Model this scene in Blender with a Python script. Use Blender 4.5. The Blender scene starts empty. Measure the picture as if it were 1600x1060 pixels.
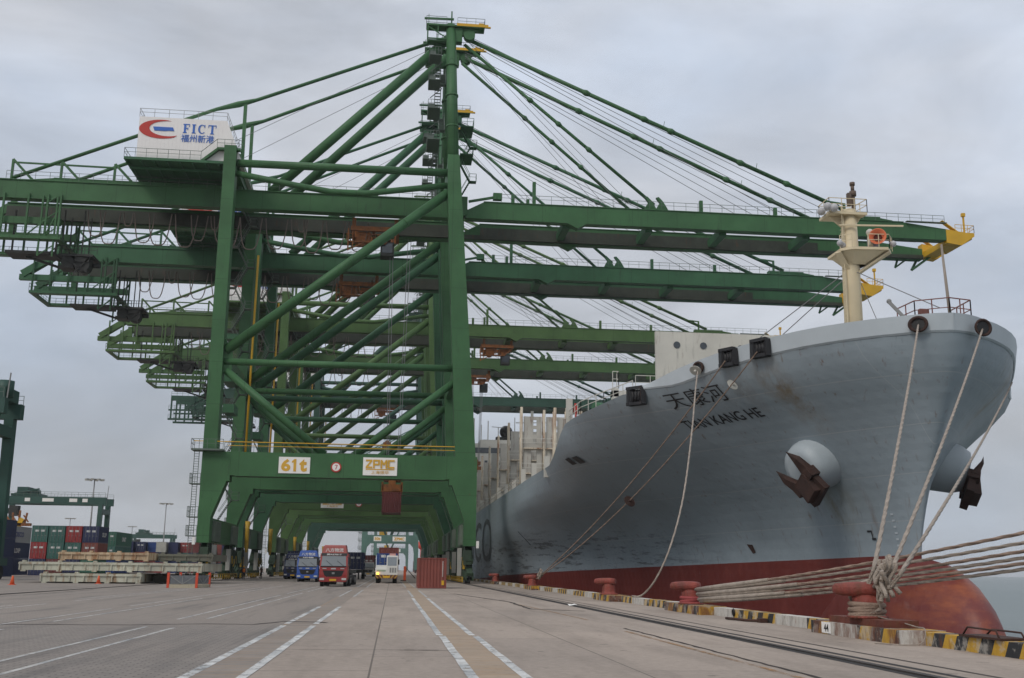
import bpy, bmesh, math, random
from mathutils import Vector, Matrix
from math import radians, sin, cos, pi
R_ = random.Random(7)
S = bpy.context.scene
COL = S.collection

# ---------------------------------------------------------------- camera
cam = bpy.data.cameras.new('camera')
cam.sensor_width = 36.0
cam.lens = 1650.0 / 1600.0 * 36.0
cam.clip_start = 0.1
cam.clip_end = 20000
camo = bpy.data.objects.new('camera', cam)
COL.objects.link(camo)
def _camrot(f=1650.0, vp=(612.5, 889.5), slope=.01115):
    v = Vector(((vp[0]-800)/f, -(vp[1]-530)/f, -1)).normalized()
    h = Vector((1, -slope, 0))
    up = h.cross(v).normalized()
    if up.y < 0: up = -up
    x = v.cross(up)
    return Matrix((x, v, up))
_m = _camrot().to_4x4()
_m.translation = (0, 0, 1.6)
camo.matrix_world = _m
S.camera = camo

# ---------------------------------------------------------------- world, sun, exposure
SUN_EL, SUN_AZ = 40.0, 222.0          # degrees, azimuth clockwise from +Y
w = bpy.data.worlds.new('World'); S.world = w; w.use_nodes = True
nt = w.node_tree; nt.nodes.clear()
N = nt.nodes.new; L = nt.links.new
out = N('ShaderNodeOutputWorld'); bg = N('ShaderNodeBackground'); bg.inputs[1].default_value = 0.1
sky = N('ShaderNodeTexSky'); sky.sky_type = 'NISHITA'; sky.sun_disc = False
sky.sun_elevation = radians(SUN_EL); sky.sun_rotation = radians(SUN_AZ); sky.dust_density = 3.0; sky.air_density = 1.2
tc = N('ShaderNodeTexCoord'); sep = N('ShaderNodeSeparateXYZ'); L(tc.outputs['Generated'], sep.inputs[0])
ramp = N('ShaderNodeValToRGB')
e = ramp.color_ramp.elements
e[0].position = 0.0; e[0].color = (.44, .452, .467, 1)
e[1].position = 1.0; e[1].color = (.98, 1.0, 1.05, 1)
for p_, c_ in ((.06, (.412, .43, .462)), (.22, (.505, .53, .58)), (.5, (.61, .635, .69))):
    k = e.new(p_); k.color = (*c_, 1)
L(sep.outputs['Z'], ramp.inputs[0])
mp = N('ShaderNodeMapping'); mp.inputs['Scale'].default_value = (1.3, 1.3, 3.6); L(tc.outputs['Generated'], mp.inputs[0])
nz = N('ShaderNodeTexNoise'); nz.inputs['Scale'].default_value = 2.6; nz.inputs['Detail'].default_value = 8; nz.inputs['Roughness'].default_value = .55
nz.inputs['Distortion'].default_value = .4
L(mp.outputs[0], nz.inputs['Vector'])
mr = N('ShaderNodeMapRange'); mr.inputs[1].default_value = .3; mr.inputs[2].default_value = .72; mr.inputs[3].default_value = .76; mr.inputs[4].default_value = 1.20
L(nz.outputs[0], mr.inputs[0])
nb = N('ShaderNodeTexNoise'); nb.inputs['Scale'].default_value = 1.7; nb.inputs['Detail'].default_value = 5; nb.inputs['Roughness'].default_value = .52
mpb = N('ShaderNodeMapping'); mpb.inputs['Scale'].default_value = (1.2, 1.2, 2.6); mpb.inputs['Location'].default_value = (3.1, 1.7, .4); L(tc.outputs['Generated'], mpb.inputs[0]); L(mpb.outputs[0], nb.inputs['Vector'])
mb_ = N('ShaderNodeMapRange'); mb_.inputs[1].default_value = .45; mb_.inputs[2].default_value = .68; mb_.inputs[4].default_value = .75; L(nb.outputs[0], mb_.inputs[0])
blue = N('ShaderNodeMix'); blue.data_type = 'RGBA'; blue.blend_type = 'MULTIPLY'; blue.inputs[7].default_value = (.87, .96, 1.07, 1); L(mb_.outputs[0], blue.inputs[0]); L(ramp.outputs[0], blue.inputs[6])
cm = N('ShaderNodeVectorMath'); cm.operation = 'SCALE'; L(blue.outputs[2], cm.inputs[0]); L(mr.outputs[0], cm.inputs['Scale'])
c10 = N('ShaderNodeVectorMath'); c10.operation = 'SCALE'; c10.inputs['Scale'].default_value = 10.0; L(cm.outputs[0], c10.inputs[0])
mx = N('ShaderNodeMix'); mx.data_type = 'RGBA'; mx.inputs[0].default_value = .94
L(sky.outputs[0], mx.inputs[6]); L(c10.outputs[0], mx.inputs[7])
L(mx.outputs[2], bg.inputs[0]); L(bg.outputs[0], out.inputs[0])
sl = bpy.data.lights.new('sun', 'SUN'); sl.energy = 1.05; sl.angle = radians(16); sl.color = (1, .93, .84)
so = bpy.data.objects.new('sun', sl); COL.objects.link(so)
_d = Vector((sin(radians(SUN_AZ))*cos(radians(SUN_EL)), cos(radians(SUN_AZ))*cos(radians(SUN_EL)), sin(radians(SUN_EL))))
so.rotation_euler = _d.to_track_quat('Z', 'Y').to_euler()
so.location = (-30, -30, 120)
S.view_settings.view_transform = 'Standard'; S.view_settings.look = 'None'
S.view_settings.exposure = 0.16; S.view_settings.gamma = 1.0
try: S.cycles.use_denoising = True
except Exception: pass
S.cycles.max_bounces = 6; S.cycles.diffuse_bounces = 3; S.cycles.glossy_bounces = 2; S.cycles.transparent_max_bounces = 8

# ---------------------------------------------------------------- materials
_M = {}
def mat(name, col, rough=.55, metal=0.0, var=.18, scale=.35, rust=0.0, rustcol=(.11, .045, .02), dirt=0.0, bump=0.0, bscale=8.0, streak=True, spec=.4, coord='pos', seams=0.0):
    """weathered paint: value variation, optional rust (vertical streaks) and dirt with shapes of their own"""
    if name in _M: return _M[name]
    m = bpy.data.materials.new(name); m.use_nodes = True; _M[name] = m
    t = m.node_tree; N = t.nodes.new; L = t.links.new
    b = t.nodes['Principled BSDF']; b.inputs['Roughness'].default_value = rough; b.inputs['Metallic'].default_value = metal
    b.inputs['Specular IOR Level'].default_value = spec
    if coord == 'pos': co = N('ShaderNodeNewGeometry').outputs['Position']
    else: co = N('ShaderNodeTexCoord').outputs['Object']
    n1 = N('ShaderNodeTexNoise'); n1.inputs['Scale'].default_value = scale; n1.inputs['Detail'].default_value = 6; n1.inputs['Roughness'].default_value = .6
    L(co, n1.inputs['Vector'])
    r1 = N('ShaderNodeMapRange'); r1.inputs[1].default_value = .3; r1.inputs[2].default_value = .7; r1.inputs[3].default_value = 1-var; r1.inputs[4].default_value = 1+var
    L(n1.outputs[0], r1.inputs[0])
    sc = N('ShaderNodeVectorMath'); sc.operation = 'SCALE'; sc.inputs[0].default_value = col; L(r1.outputs[0], sc.inputs['Scale'])
    cur = sc.outputs[0]
    if rust > 0 or dirt > 0:
        for amt, cc, th in ((dirt, tuple(c*.45+.01 for c in col), .5), (rust, rustcol, .6)):
            if amt <= 0: continue
            mpn = N('ShaderNodeMapping'); mpn.inputs['Scale'].default_value = (1.6, 1.6, .22 if streak else 1.6); mpn.inputs['Location'].default_value = (th*13, 3, 7*th)
            L(co, mpn.inputs[0])
            n2 = N('ShaderNodeTexNoise'); n2.inputs['Scale'].default_value = 1.1; n2.inputs['Detail'].default_value = 8; n2.inputs['Roughness'].default_value = .68
            L(mpn.outputs[0], n2.inputs['Vector'])
            r2 = N('ShaderNodeMapRange'); lo = .72-.3*amt; r2.inputs[1].default_value = lo; r2.inputs[2].default_value = lo+.14; r2.inputs[3].default_value = 0; r2.inputs[4].default_value = .85
            L(n2.outputs[0], r2.inputs[0])
            mm = N('ShaderNodeMix'); mm.data_type = 'RGBA'; mm.inputs[7].default_value = (*cc, 1)
            L(r2.outputs[0], mm.inputs[0]); L(cur, mm.inputs[6]); cur = mm.outputs[2]
    if seams > 0:
        sp_ = N('ShaderNodeSeparateXYZ'); L(co, sp_.inputs[0]); acc = None
        for ax, per, wd in (('X', 3.1, .035), ('Z', 2.6, .03), ('Y', 3.7, .03)):
            pp = N('ShaderNodeMath'); pp.operation = 'PINGPONG'; L(sp_.outputs[ax], pp.inputs[0]); pp.inputs[1].default_value = per
            lt_ = N('ShaderNodeMath'); lt_.operation = 'LESS_THAN'; L(pp.outputs[0], lt_.inputs[0]); lt_.inputs[1].default_value = wd
            if acc is None: acc = lt_.outputs[0]
            else:
                mx_ = N('ShaderNodeMath'); mx_.operation = 'MAXIMUM'; L(acc, mx_.inputs[0]); L(lt_.outputs[0], mx_.inputs[1]); acc = mx_.outputs[0]
        sm_ = N('ShaderNodeMath'); sm_.operation = 'MULTIPLY'; L(acc, sm_.inputs[0]); sm_.inputs[1].default_value = seams
        m5 = N('ShaderNodeMix'); m5.data_type = 'RGBA'; m5.inputs[7].default_value = (*(c*.45 for c in col), 1); L(sm_.outputs[0], m5.inputs[0]); L(cur, m5.inputs[6]); cur = m5.outputs[2]
        ns_ = N('ShaderNodeTexNoise'); ns_.inputs['Scale'].default_value = 2.4; ns_.inputs['Detail'].default_value = 6; ns_.inputs['Roughness'].default_value = .7; L(co, ns_.inputs['Vector'])
        rs_ = N('ShaderNodeMapRange'); rs_.inputs[1].default_value = .66; rs_.inputs[2].default_value = .74; rs_.inputs[4].default_value = .7; L(ns_.outputs[0], rs_.inputs[0])
        m6 = N('ShaderNodeMix'); m6.data_type = 'RGBA'; m6.inputs[7].default_value = (*rustcol, 1); L(rs_.outputs[0], m6.inputs[0]); L(cur, m6.inputs[6]); cur = m6.outputs[2]
    L(cur, b.inputs['Base Color'])
    rr = N('ShaderNodeMapRange'); rr.inputs[3].default_value = rough-.08; rr.inputs[4].default_value = min(1, rough+.12); L(n1.outputs[0], rr.inputs[0]); L(rr.outputs[0], b.inputs['Roughness'])
    if bump > 0:
        n3 = N('ShaderNodeTexNoise'); n3.inputs['Scale'].default_value = bscale; n3.inputs['Detail'].default_value = 4; L(co, n3.inputs['Vector'])
        bp = N('ShaderNodeBump'); bp.inputs['Strength'].default_value = bump; bp.inputs['Distance'].default_value = .05
        L(n3.outputs[0], bp.inputs['Height']); L(bp.outputs[0], b.inputs['Normal'])
    return m
def glass(name, col=(.03, .04, .05)):
    m = mat(name, col, rough=.12, var=.05, spec=.9); return m
def emis(name, col, st):
    m = bpy.data.materials.new(name); m.use_nodes = True
    b = m.node_tree.nodes['Principled BSDF']; b.inputs['Base Color'].default_value = (*col, 1)
    b.inputs['Emission Color'].default_value = (*col, 1); b.inputs['Emission Strength'].default_value = st
    return m

# ---------------------------------------------------------------- mesh builder
class MB:
    def __init__(s): s.v = []; s.f = []; s.sm = []
    def add(s, vs, fs, smooth=False):
        o = len(s.v); s.v += [tuple(p) for p in vs]
        for f in fs: s.f.append(tuple(i+o for i in f)); s.sm.append(smooth)
        return s
    def box(s, x0, x1, y0, y1, z0, z1):
        return s.add([(x0,y0,z0),(x1,y0,z0),(x1,y1,z0),(x0,y1,z0),(x0,y0,z1),(x1,y0,z1),(x1,y1,z1),(x0,y1,z1)],
                     [(0,3,2,1),(4,5,6,7),(0,1,5,4),(1,2,6,5),(2,3,7,6),(3,0,4,7)])
    def bar(s, a, b, w, h=None, up=(0,0,1)):
        h = w if h is None else h
        a = Vector(a); b = Vector(b); d = (b-a)
        if d.length < 1e-6: return s
        d.normalize(); u = Vector(up)
        if abs(d.dot(u)) > .98: u = Vector((0,1,0)) if abs(d.y) < .9 else Vector((1,0,0))
        sx = d.cross(u).normalized()*(w/2); sy = sx.cross(d).normalized()*(h/2)
        vs = [p+i*sx+j*sy for p in (a,b) for i,j in ((-1,-1),(1,-1),(1,1),(-1,1))]
        return s.add(vs, [(0,1,2,3),(7,6,5,4),(0,4,5,1),(1,5,6,2),(2,6,7,3),(3,7,4,0)])
    def taper(s, a, b, wa, wb):
        """box column from a to b; wa, wb = (x size, y size) at each end"""
        vs = []
        for p, (wx, wy) in ((a, wa), (b, wb)):
            for i, j in ((-1,-1),(1,-1),(1,1),(-1,1)): vs.append((p[0]+i*wx/2, p[1]+j*wy/2, p[2]))
        return s.add(vs, [(3,2,1,0),(4,5,6,7),(0,1,5,4),(1,2,6,5),(2,3,7,6),(3,0,4,7)])
    def tube(s, pts, r, n=8, caps=True):
        pts = [Vector(p) for p in pts]; k = len(pts)
        rs = r if isinstance(r, (list, tuple)) else [r]*k
        vs = []; pu = None
        for i, p in enumerate(pts):
            d = (pts[min(i+1,k-1)]-pts[max(i-1,0)])
            if d.length < 1e-9: d = Vector((0,0,1))
            d.normalize()
            if pu is None:
                u = Vector((0,0,1)) if abs(d.z) < .9 else Vector((1,0,0))
            else: u = pu
            u = (u-d*u.dot(d)).normalized(); pu = u; v = d.cross(u)
            for j in range(n):
                a = 2*pi*j/n; vs.append(p+(u*cos(a)+v*sin(a))*rs[i])
        fs = [(i*n+j, i*n+(j+1)%n, (i+1)*n+(j+1)%n, (i+1)*n+j) for i in range(k-1) for j in range(n)]
        s.add(vs, fs, n > 5)
        if caps:
            o = len(s.v)-k*n
            s.f.append(tuple(o+j for j in range(n))[::-1]); s.sm.append(False)
            s.f.append(tuple(o+(k-1)*n+j for j in range(n))); s.sm.append(False)
        return s
    def cyl(s, c, ax, r, h, n=16):
        c = Vector(c); a = Vector(ax).normalized()*h/2
        return s.tube([c-a, c+a], r, n)
    def prism(s, poly, ax, lo, hi):
        """poly: 2-D outline; ax: 'X','Y','Z' = extrusion axis"""
        n = len(poly)
        def P(p, t):
            return {'X': (t, p[0], p[1]), 'Y': (p[0], t, p[1]), 'Z': (p[0], p[1], t)}[ax]
        vs = [P(p, lo) for p in poly]+[P(p, hi) for p in poly]
        s.add(vs, [tuple(range(n))[::-1], tuple(range(n, 2*n))]+[(i, (i+1)%n, n+(i+1)%n, n+i) for i in range(n)])
        return s
    def lathe(s, prof, c=(0,0,0), n=20, ax='Z'):
        vs = []
        for r, z in prof:
            for j in range(n):
                a = 2*pi*j/n; p = (r*cos(a), r*sin(a), z)
                if ax == 'Y': p = (p[0], p[2], p[1])
                if ax == 'X': p = (p[2], p[0], p[1])
                vs.append((c[0]+p[0], c[1]+p[1], c[2]+p[2]))
        k = len(prof)
        return s.add(vs, [(i*n+j, i*n+(j+1)%n, (i+1)*n+(j+1)%n, (i+1)*n+j) for i in range(k-1) for j in range(n)], True)
    def ball(s, c, r, n=12, sc=(1,1,1)):
        pr = [(max(1e-4, sin(pi*i/n)), -cos(pi*i/n)) for i in range(n+1)]
        o = len(s.v); s.lathe(pr, (0,0,0), 2*n)
        for i in range(o, len(s.v)):
            p = s.v[i]; s.v[i] = (c[0]+p[0]*r*sc[0], c[1]+p[1]*r*sc[1], c[2]+p[2]*r*sc[2])
        return s
    def rail(s, pts, h=1.1, gap=1.6, t=.055, mid=True):
        pts = [Vector(p) for p in pts]
        for a, b in zip(pts, pts[1:]):
            up = Vector((0,0,h)); s.bar(a+up, b+up, t)
            if mid: s.bar(a+up*.55, b+up*.55, t*.8)
            n = max(1, round((b-a).length/gap))
            for i in range(n+1):
                p = a.lerp(b, i/n); s.bar(p, p+up, t*.9)
        return s
    def xf(s, M):
        s.v = [tuple(M @ Vector(p)) for p in s.v]; return s
    def build(s, name, m, parent=None, off=(0,0,0), loc=None, weld=0):
        me = bpy.data.meshes.new(name)
        me.from_pydata([(p[0]-off[0], p[1]-off[1], p[2]-off[2]) for p in s.v], [], s.f)
        me.polygons.foreach_set('use_smooth', s.sm)
        if isinstance(m, (list, tuple)):
            for q in m: me.materials.append(q)
        else: me.materials.append(m)
        bm = bmesh.new(); bm.from_mesh(me)
        if weld: bmesh.ops.remove_doubles(bm, verts=bm.verts, dist=weld)
        bmesh.ops.recalc_face_normals(bm, faces=bm.faces); bm.to_mesh(me); bm.free()
        me.update()
        o = bpy.data.objects.new(name, me); COL.objects.link(o)
        if parent: o.parent = parent
        if loc: o.location = loc
        return o
def tag(o, label=None, cat=None, group=None, kind=None):
    if label: o['label'] = label
    if cat: o['category'] = cat
    if group: o['group'] = group
    if kind: o['kind'] = kind
    return o
def empty(name, loc, rz=0.0, label=None, cat=None, group=None):
    o = bpy.data.objects.new(name, None); COL.objects.link(o); o.empty_display_size = .5
    o.location = loc; o.rotation_euler = (0,0,rz)
    return tag(o, label, cat, group)
def copy_tree(o, parent=None, swap=None):
    c = o.copy(); COL.objects.link(c)
    if parent: c.parent = parent
    if swap and c.type == 'MESH':
        for i, sl_ in enumerate(c.material_slots):
            nm = sl_.material.name if sl_.material else None
            if nm in swap:
                sl_.link = 'OBJECT'; sl_.material = swap[nm]
    for ch in list(o.children): copy_tree(ch, c, swap)
    return c
_textcache = {}
def text_mesh(body, w, h, depth=.03, bold=0.0):
    """MB holding the letters in the XZ plane (facing -Y), centred, fitted to w x h metres"""
    cu = bpy.data.curves.new('t', 'FONT'); cu.body = body; cu.size = 1; cu.extrude = 0; cu.offset = bold; cu.resolution_u = 3
    ob = bpy.data.objects.new('t', cu); COL.objects.link(ob)
    dg = bpy.context.evaluated_depsgraph_get(); me = bpy.data.meshes.new_from_object(ob.evaluated_get(dg))
    bpy.data.objects.remove(ob); bpy.data.curves.remove(cu)
    mb = MB()
    if len(me.vertices) == 0: return mb
    xs = [v.co.x for v in me.vertices]; ys = [v.co.y for v in me.vertices]
    x0, x1, y0, y1 = min(xs), max(xs), min(ys), max(ys)
    sx = w/max(1e-6, x1-x0); sy = h/max(1e-6, y1-y0) if h else sx
    n = len(me.vertices)
    vs = [((v.co.x-(x0+x1)/2)*sx, 0, (v.co.y-(y0+y1)/2)*sy) for v in me.vertices]
    fs = [tuple(p.vertices) for p in me.polygons]
    if depth > 0:
        from collections import Counter
        ec = Counter()
        for f in fs:
            for a, b in zip(f, f[1:]+f[:1]): ec[(a,b)] += 1
        vs2 = vs+[(x, depth, z) for x, _, z in vs]
        fs2 = list(fs)
        for (a, b) in list(ec):
            if (b, a) not in ec: fs2.append((b, a, a+n, b+n))
        mb.add(vs2, fs2)
    else: mb.add(vs, fs)
    bpy.data.meshes.remove(me)
    return mb
def place_text(body, w, h, name, m, parent, at, off=(0,0,0), depth=.03, bold=0.0):
    mb = text_mesh(body, w, h, depth, bold); mb.xf(Matrix.Translation(at))
    return mb.build(name, m, parent, off)

GREEN = mat('crane_green_paint', (.046, .126, .052), .5, var=.18, scale=.25, dirt=.45, rust=.18, spec=.25, seams=.6)
GREEN2 = mat('crane_deep_green_paint', (.040, .118, .058), .5, var=.18, scale=.25, dirt=.45, rust=.18, spec=.25, seams=.6)
GREEN3 = mat('crane_olive_green_paint', (.068, .130, .044), .5, var=.2, scale=.25, dirt=.4, rust=.18, spec=.25, seams=.5)
GREEN4 = mat('crane_leaf_green_paint', (.060, .124, .044), .5, var=.2, scale=.25, dirt=.4, rust=.18, spec=.25, seams=.5)
GREEN5 = mat('crane_blue_green_paint', (.030, .074, .052), .5, var=.2, scale=.25, dirt=.3, spec=.25)
RTGG = mat('dark_teal_crane_paint', (.022, .07, .055), .5, var=.2, scale=.3, dirt=.3)
RAILM = mat('railing_grey_green', (.10, .13, .11), .5, var=.1)
DARK = mat('greasy_dark_steel', (.025, .027, .025), .6, var=.3, scale=1.5)
STEEL = mat('galvanised_steel', (.22, .225, .22), .5, var=.15)
YEL = mat('safety_yellow_paint', (.62, .36, .02), .45, var=.15, dirt=.25)
ORG = mat('rusty_orange_paint', (.24, .085, .02), .6, var=.3, scale=1.2, rust=.75, dirt=.5, streak=False)
WHITE = mat('white_panel_paint', (.78, .765, .75), .5, var=.05, dirt=.12)
WHITE2 = mat('sign_white', (.80, .79, .76), .5, var=.04)
AMB = mat('amber_lettering', (.62, .36, .04), .5, var=.08)
REDP = mat('sign_red', (.45, .035, .025), .5, var=.08)
BLUP = mat('sign_blue', (.03, .13, .48), .5, var=.06)
BLK = mat('black_paint', (.012, .012, .013), .5, var=.2)
RUBBER = mat('tyre_rubber', (.018, .018, .018), .85, var=.25, scale=4)
CABLE = mat('brown_cable', (.15, .12, .105), .8, var=.2)
WIRE = mat('wire_rope_grey', (.19, .195, .20), .6, var=.1)
GLASS = glass('dark_window_glass')
GRIMY = mat('grimy_bogie_green', (.03, .055, .032), .6, var=.35, scale=1.2, dirt=.7, rust=.35, streak=False)
YELD = mat('grimy_yellow_paint', (.40, .25, .02), .55, var=.2, scale=1.5, dirt=.6, rust=.3)
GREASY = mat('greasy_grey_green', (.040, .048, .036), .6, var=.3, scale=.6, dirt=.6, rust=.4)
GREYB = mat('grey_green_sheet', (.13, .165, .13), .55, var=.2, scale=.8, dirt=.45, rust=.15)
PALE = mat('pale_cabinet', (.34, .34, .31), .5, var=.1, dirt=.3)
# ---------------------------------------------------------------- ground, quay, sea
def node_mat(name):
    m = bpy.data.materials.new(name); m.use_nodes = True; _M[name] = m
    t = m.node_tree; return m, t, t.nodes.new, t.links.new, t.nodes['Principled BSDF']
def noise(N, L, co, scale, detail=6, rough=.6, sc=None, rot=None):
    if sc:
        mp = N('ShaderNodeMapping'); mp.inputs['Scale'].default_value = sc
        if rot: mp.inputs['Rotation'].default_value = rot
        L(co, mp.inputs[0]); co = mp.outputs[0]
    n = N('ShaderNodeTexNoise'); n.inputs['Scale'].default_value = scale; n.inputs['Detail'].default_value = detail; n.inputs['Roughness'].default_value = rough
    L(co, n.inputs['Vector']); return n.outputs[0]
def mrange(N, L, s, a, b, c=0, d=1):
    r = N('ShaderNodeMapRange'); r.inputs[1].default_value = a; r.inputs[2].default_value = b; r.inputs[3].default_value = c; r.inputs[4].default_value = d
    L(s, r.inputs[0]); return r.outputs[0]
def mixc(N, L, f, a, b):
    x = N('ShaderNodeMix'); x.data_type = 'RGBA'
    for i, q in ((0, f), (6, a), (7, b)):
        if isinstance(q, (int, float)): x.inputs[i].default_value = q
        elif isinstance(q, tuple): x.inputs[i].default_value = (*q, 1)
        else: L(q, x.inputs[i])
    return x.outputs[2]
def mth(N, L, op, a, b=None):
    x = N('ShaderNodeMath'); x.operation = op
    for i, q in ((0, a), (1, b)):
        if q is None: continue
        if isinstance(q, (int, float)): x.inputs[i].default_value = q
        else: L(q, x.inputs[i])
    return x.outputs[0]
def concrete():
    m, t, N, L, b = node_mat('quay_concrete')
    co = N('ShaderNodeNewGeometry').outputs['Position']
    br = N('ShaderNodeTexBrick'); br.offset = .5; br.inputs['Scale'].default_value = 1; br.inputs['Brick Width'].default_value = 5.6; br.inputs['Row Height'].default_value = 4.4
    br.inputs['Mortar Size'].default_value = .018; br.inputs['Mortar Smooth'].default_value = .2; br.inputs['Bias'].default_value = 0
    br.inputs['Color1'].default_value = (.375, .312, .262, 1); br.inputs['Color2'].default_value = (.33, .276, .234, 1); br.inputs['Mortar'].default_value = (.10, .085, .07, 1)
    mp = N('ShaderNodeMapping'); mp.inputs['Rotation'].default_value = (0, 0, radians(90)); mp.inputs['Location'].default_value = (1.1, .3, 0); L(co, mp.inputs[0]); L(mp.outputs[0], br.inputs['Vector'])
    c = br.outputs[0]
    big = mrange(N, L, noise(N, L, co, .07, 5), .35, .65); c = mixc(N, L, mth(N, L, 'MULTIPLY', big, .5), c, (.225, .196, .172))
    str_ = mrange(N, L, noise(N, L, co, .8, 7, .65, (1, .16, 1)), .45, .75); c = mixc(N, L, mth(N, L, 'MULTIPLY', str_, .6), c, (.165, .138, .115))
    fine = mrange(N, L, noise(N, L, co, 6, 8, .7), .3, .75, .82, 1.16)
    v = N('ShaderNodeVectorMath'); v.operation = 'SCALE'; L(c, v.inputs[0]); L(fine, v.inputs['Scale']); c = v.outputs[0]
    spots = mrange(N, L, noise(N, L, co, 2.2, 3, .5), .68, .72); c = mixc(N, L, mth(N, L, 'MULTIPLY', spots, .5), c, (.07, .06, .055))
    L(c, b.inputs['Base Color']); b.inputs['Roughness'].default_value = .85; b.inputs['Specular IOR Level'].default_value = .25
    bp = N('ShaderNodeBump'); bp.inputs['Strength'].default_value = .3; bp.inputs['Distance'].default_value = .01; L(noise(N, L, co, 22, 5), bp.inputs['Height']); L(bp.outputs[0], b.inputs['Normal'])
    return m
def pavers():
    m, t, N, L, b = node_mat('block_pavers')
    co = N('ShaderNodeNewGeometry').outputs['Position']
    br = N('ShaderNodeTexBrick'); br.offset = .5; br.inputs['Scale'].default_value = 1; br.inputs['Brick Width'].default_value = .3; br.inputs['Row Height'].default_value = .15
    br.inputs['Mortar Size'].default_value = .012; br.inputs['Mortar Smooth'].default_value = .3
    br.inputs['Color1'].default_value = (.232, .208, .188, 1); br.inputs['Color2'].default_value = (.198, .178, .162, 1); br.inputs['Mortar'].default_value = (.095, .086, .078, 1)
    L(co, br.inputs['Vector']); c = br.outputs[0]
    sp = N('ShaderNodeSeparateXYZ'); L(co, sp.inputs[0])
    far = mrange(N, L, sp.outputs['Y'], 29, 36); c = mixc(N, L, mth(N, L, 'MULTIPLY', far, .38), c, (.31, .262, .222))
    big = mrange(N, L, noise(N, L, co, .12, 6), .38, .65); c = mixc(N, L, mth(N, L, 'MULTIPLY', big, .4), c, (.24, .205, .178))
    tr = mrange(N, L, noise(N, L, co, 1.3, 6, .6, (1, .06, 1)), .5, .7); c = mixc(N, L, mth(N, L, 'MULTIPLY', tr, .5), c, (.07, .068, .068))
    fine = mrange(N, L, noise(N, L, co, 5, 8, .7), .3, .75, .85, 1.15)
    v = N('ShaderNodeVectorMath'); v.operation = 'SCALE'; L(c, v.inputs[0]); L(fine, v.inputs['Scale'])
    L(v.outputs[0], b.inputs['Base Color']); b.inputs['Roughness'].default_value = .85; b.inputs['Specular IOR Level'].default_value = .25
    bp = N('ShaderNodeBump'); bp.inputs['Strength'].default_value = .35; bp.inputs['Distance'].default_value = .01; L(noise(N, L, co, 14, 5), bp.inputs['Height']); L(bp.outputs[0], b.inputs['Normal'])
    return m
def strip_mat(name, base, tint, amt):
    m, t, N, L, b = node_mat(name)
    co = N('ShaderNodeNewGeometry').outputs['Position']
    br = N('ShaderNodeTexBrick'); br.offset = 0; br.inputs['Brick Width'].default_value = 3.0; br.inputs['Row Height'].default_value = .52; br.inputs['Scale'].default_value = 1
    br.inputs['Mortar Size'].default_value = .02; br.inputs['Color1'].default_value = (*base, 1); br.inputs['Color2'].default_value = tuple(k*.8 for k in base)+(1,); br.inputs['Mortar'].default_value = (*tint, 1)
    L(co, br.inputs['Vector']); c = br.outputs[0]
    o = mrange(N, L, noise(N, L, co, 1.6, 7, .65, (1, .7, 1)), .45, .7); c = mixc(N, L, mth(N, L, 'MULTIPLY', o, amt), c, tint)
    o = mrange(N, L, noise(N, L, co, 4, 7, .7), .5, .8); c = mixc(N, L, mth(N, L, 'MULTIPLY', o, .5), c, (.09, .075, .06))
    L(c, b.inputs['Base Color']); b.inputs['Roughness'].default_value = .9
    return m
def worn_paint(name, col, lo=.42, hi=.58, grey=(.26, .27, .275)):
    m, t, N, L, b = node_mat(name)
    co = N('ShaderNodeNewGeometry').outputs['Position']
    c = mixc(N, L, mrange(N, L, noise(N, L, co, .45, 6, .65), .45, .62), col, grey)
    c = mixc(N, L, mth(N, L, 'MULTIPLY', mrange(N, L, noise(N, L, co, 9, 6, .7), .5, .75), .6), c, tuple(k*.5 for k in col))
    L(c, b.inputs['Base Color']); b.inputs['Roughness'].default_value = .8
    tr = N('ShaderNodeBsdfTransparent'); ms = N('ShaderNodeMixShader')
    a = mrange(N, L, noise(N, L, co, 3.2, 9, .78, (1, .8, 1)), lo-.1, hi-.1)
    L(a, ms.inputs[0]); L(tr.outputs[0], ms.inputs[1]); L(b.outputs[0], ms.inputs[2]); L(ms.outputs[0], t.nodes['Material Output'].inputs[0])
    return m
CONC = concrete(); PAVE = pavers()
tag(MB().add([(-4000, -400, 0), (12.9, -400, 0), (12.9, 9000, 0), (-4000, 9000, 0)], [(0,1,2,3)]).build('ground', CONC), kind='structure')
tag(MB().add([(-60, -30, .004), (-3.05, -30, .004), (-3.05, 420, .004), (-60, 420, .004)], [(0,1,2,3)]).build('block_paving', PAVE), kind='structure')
tag(MB().add([(-3.045, -30, .004), (-2.2, -30, .004), (-2.2, 300, .004), (-3.045, 300, .004)], [(0,1,2,3)]).build('drain_strip', strip_mat('strip_brown', (.235, .205, .18), (.29, .19, .11), .28)), kind='structure')
tag(MB().add([(1.25, -30, .004), (2.12, -30, .004), (2.12, 300, .004), (1.25, 300, .004)], [(0,1,2,3)]).build('drain_strip', strip_mat('strip_tan', (.335, .265, .20), (.33, .21, .11), .35)), kind='structure')
WLINE = worn_paint('worn_white_line', (.56, .56, .545), .45, .60, (.31, .325, .33)); WLINE2 = worn_paint('thin_white_line', (.44, .43, .41), .40, .60); YLINE = worn_paint('worn_yellow_line', (.33, .18, .07), .50, .72, (.25, .16, .09))
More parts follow.
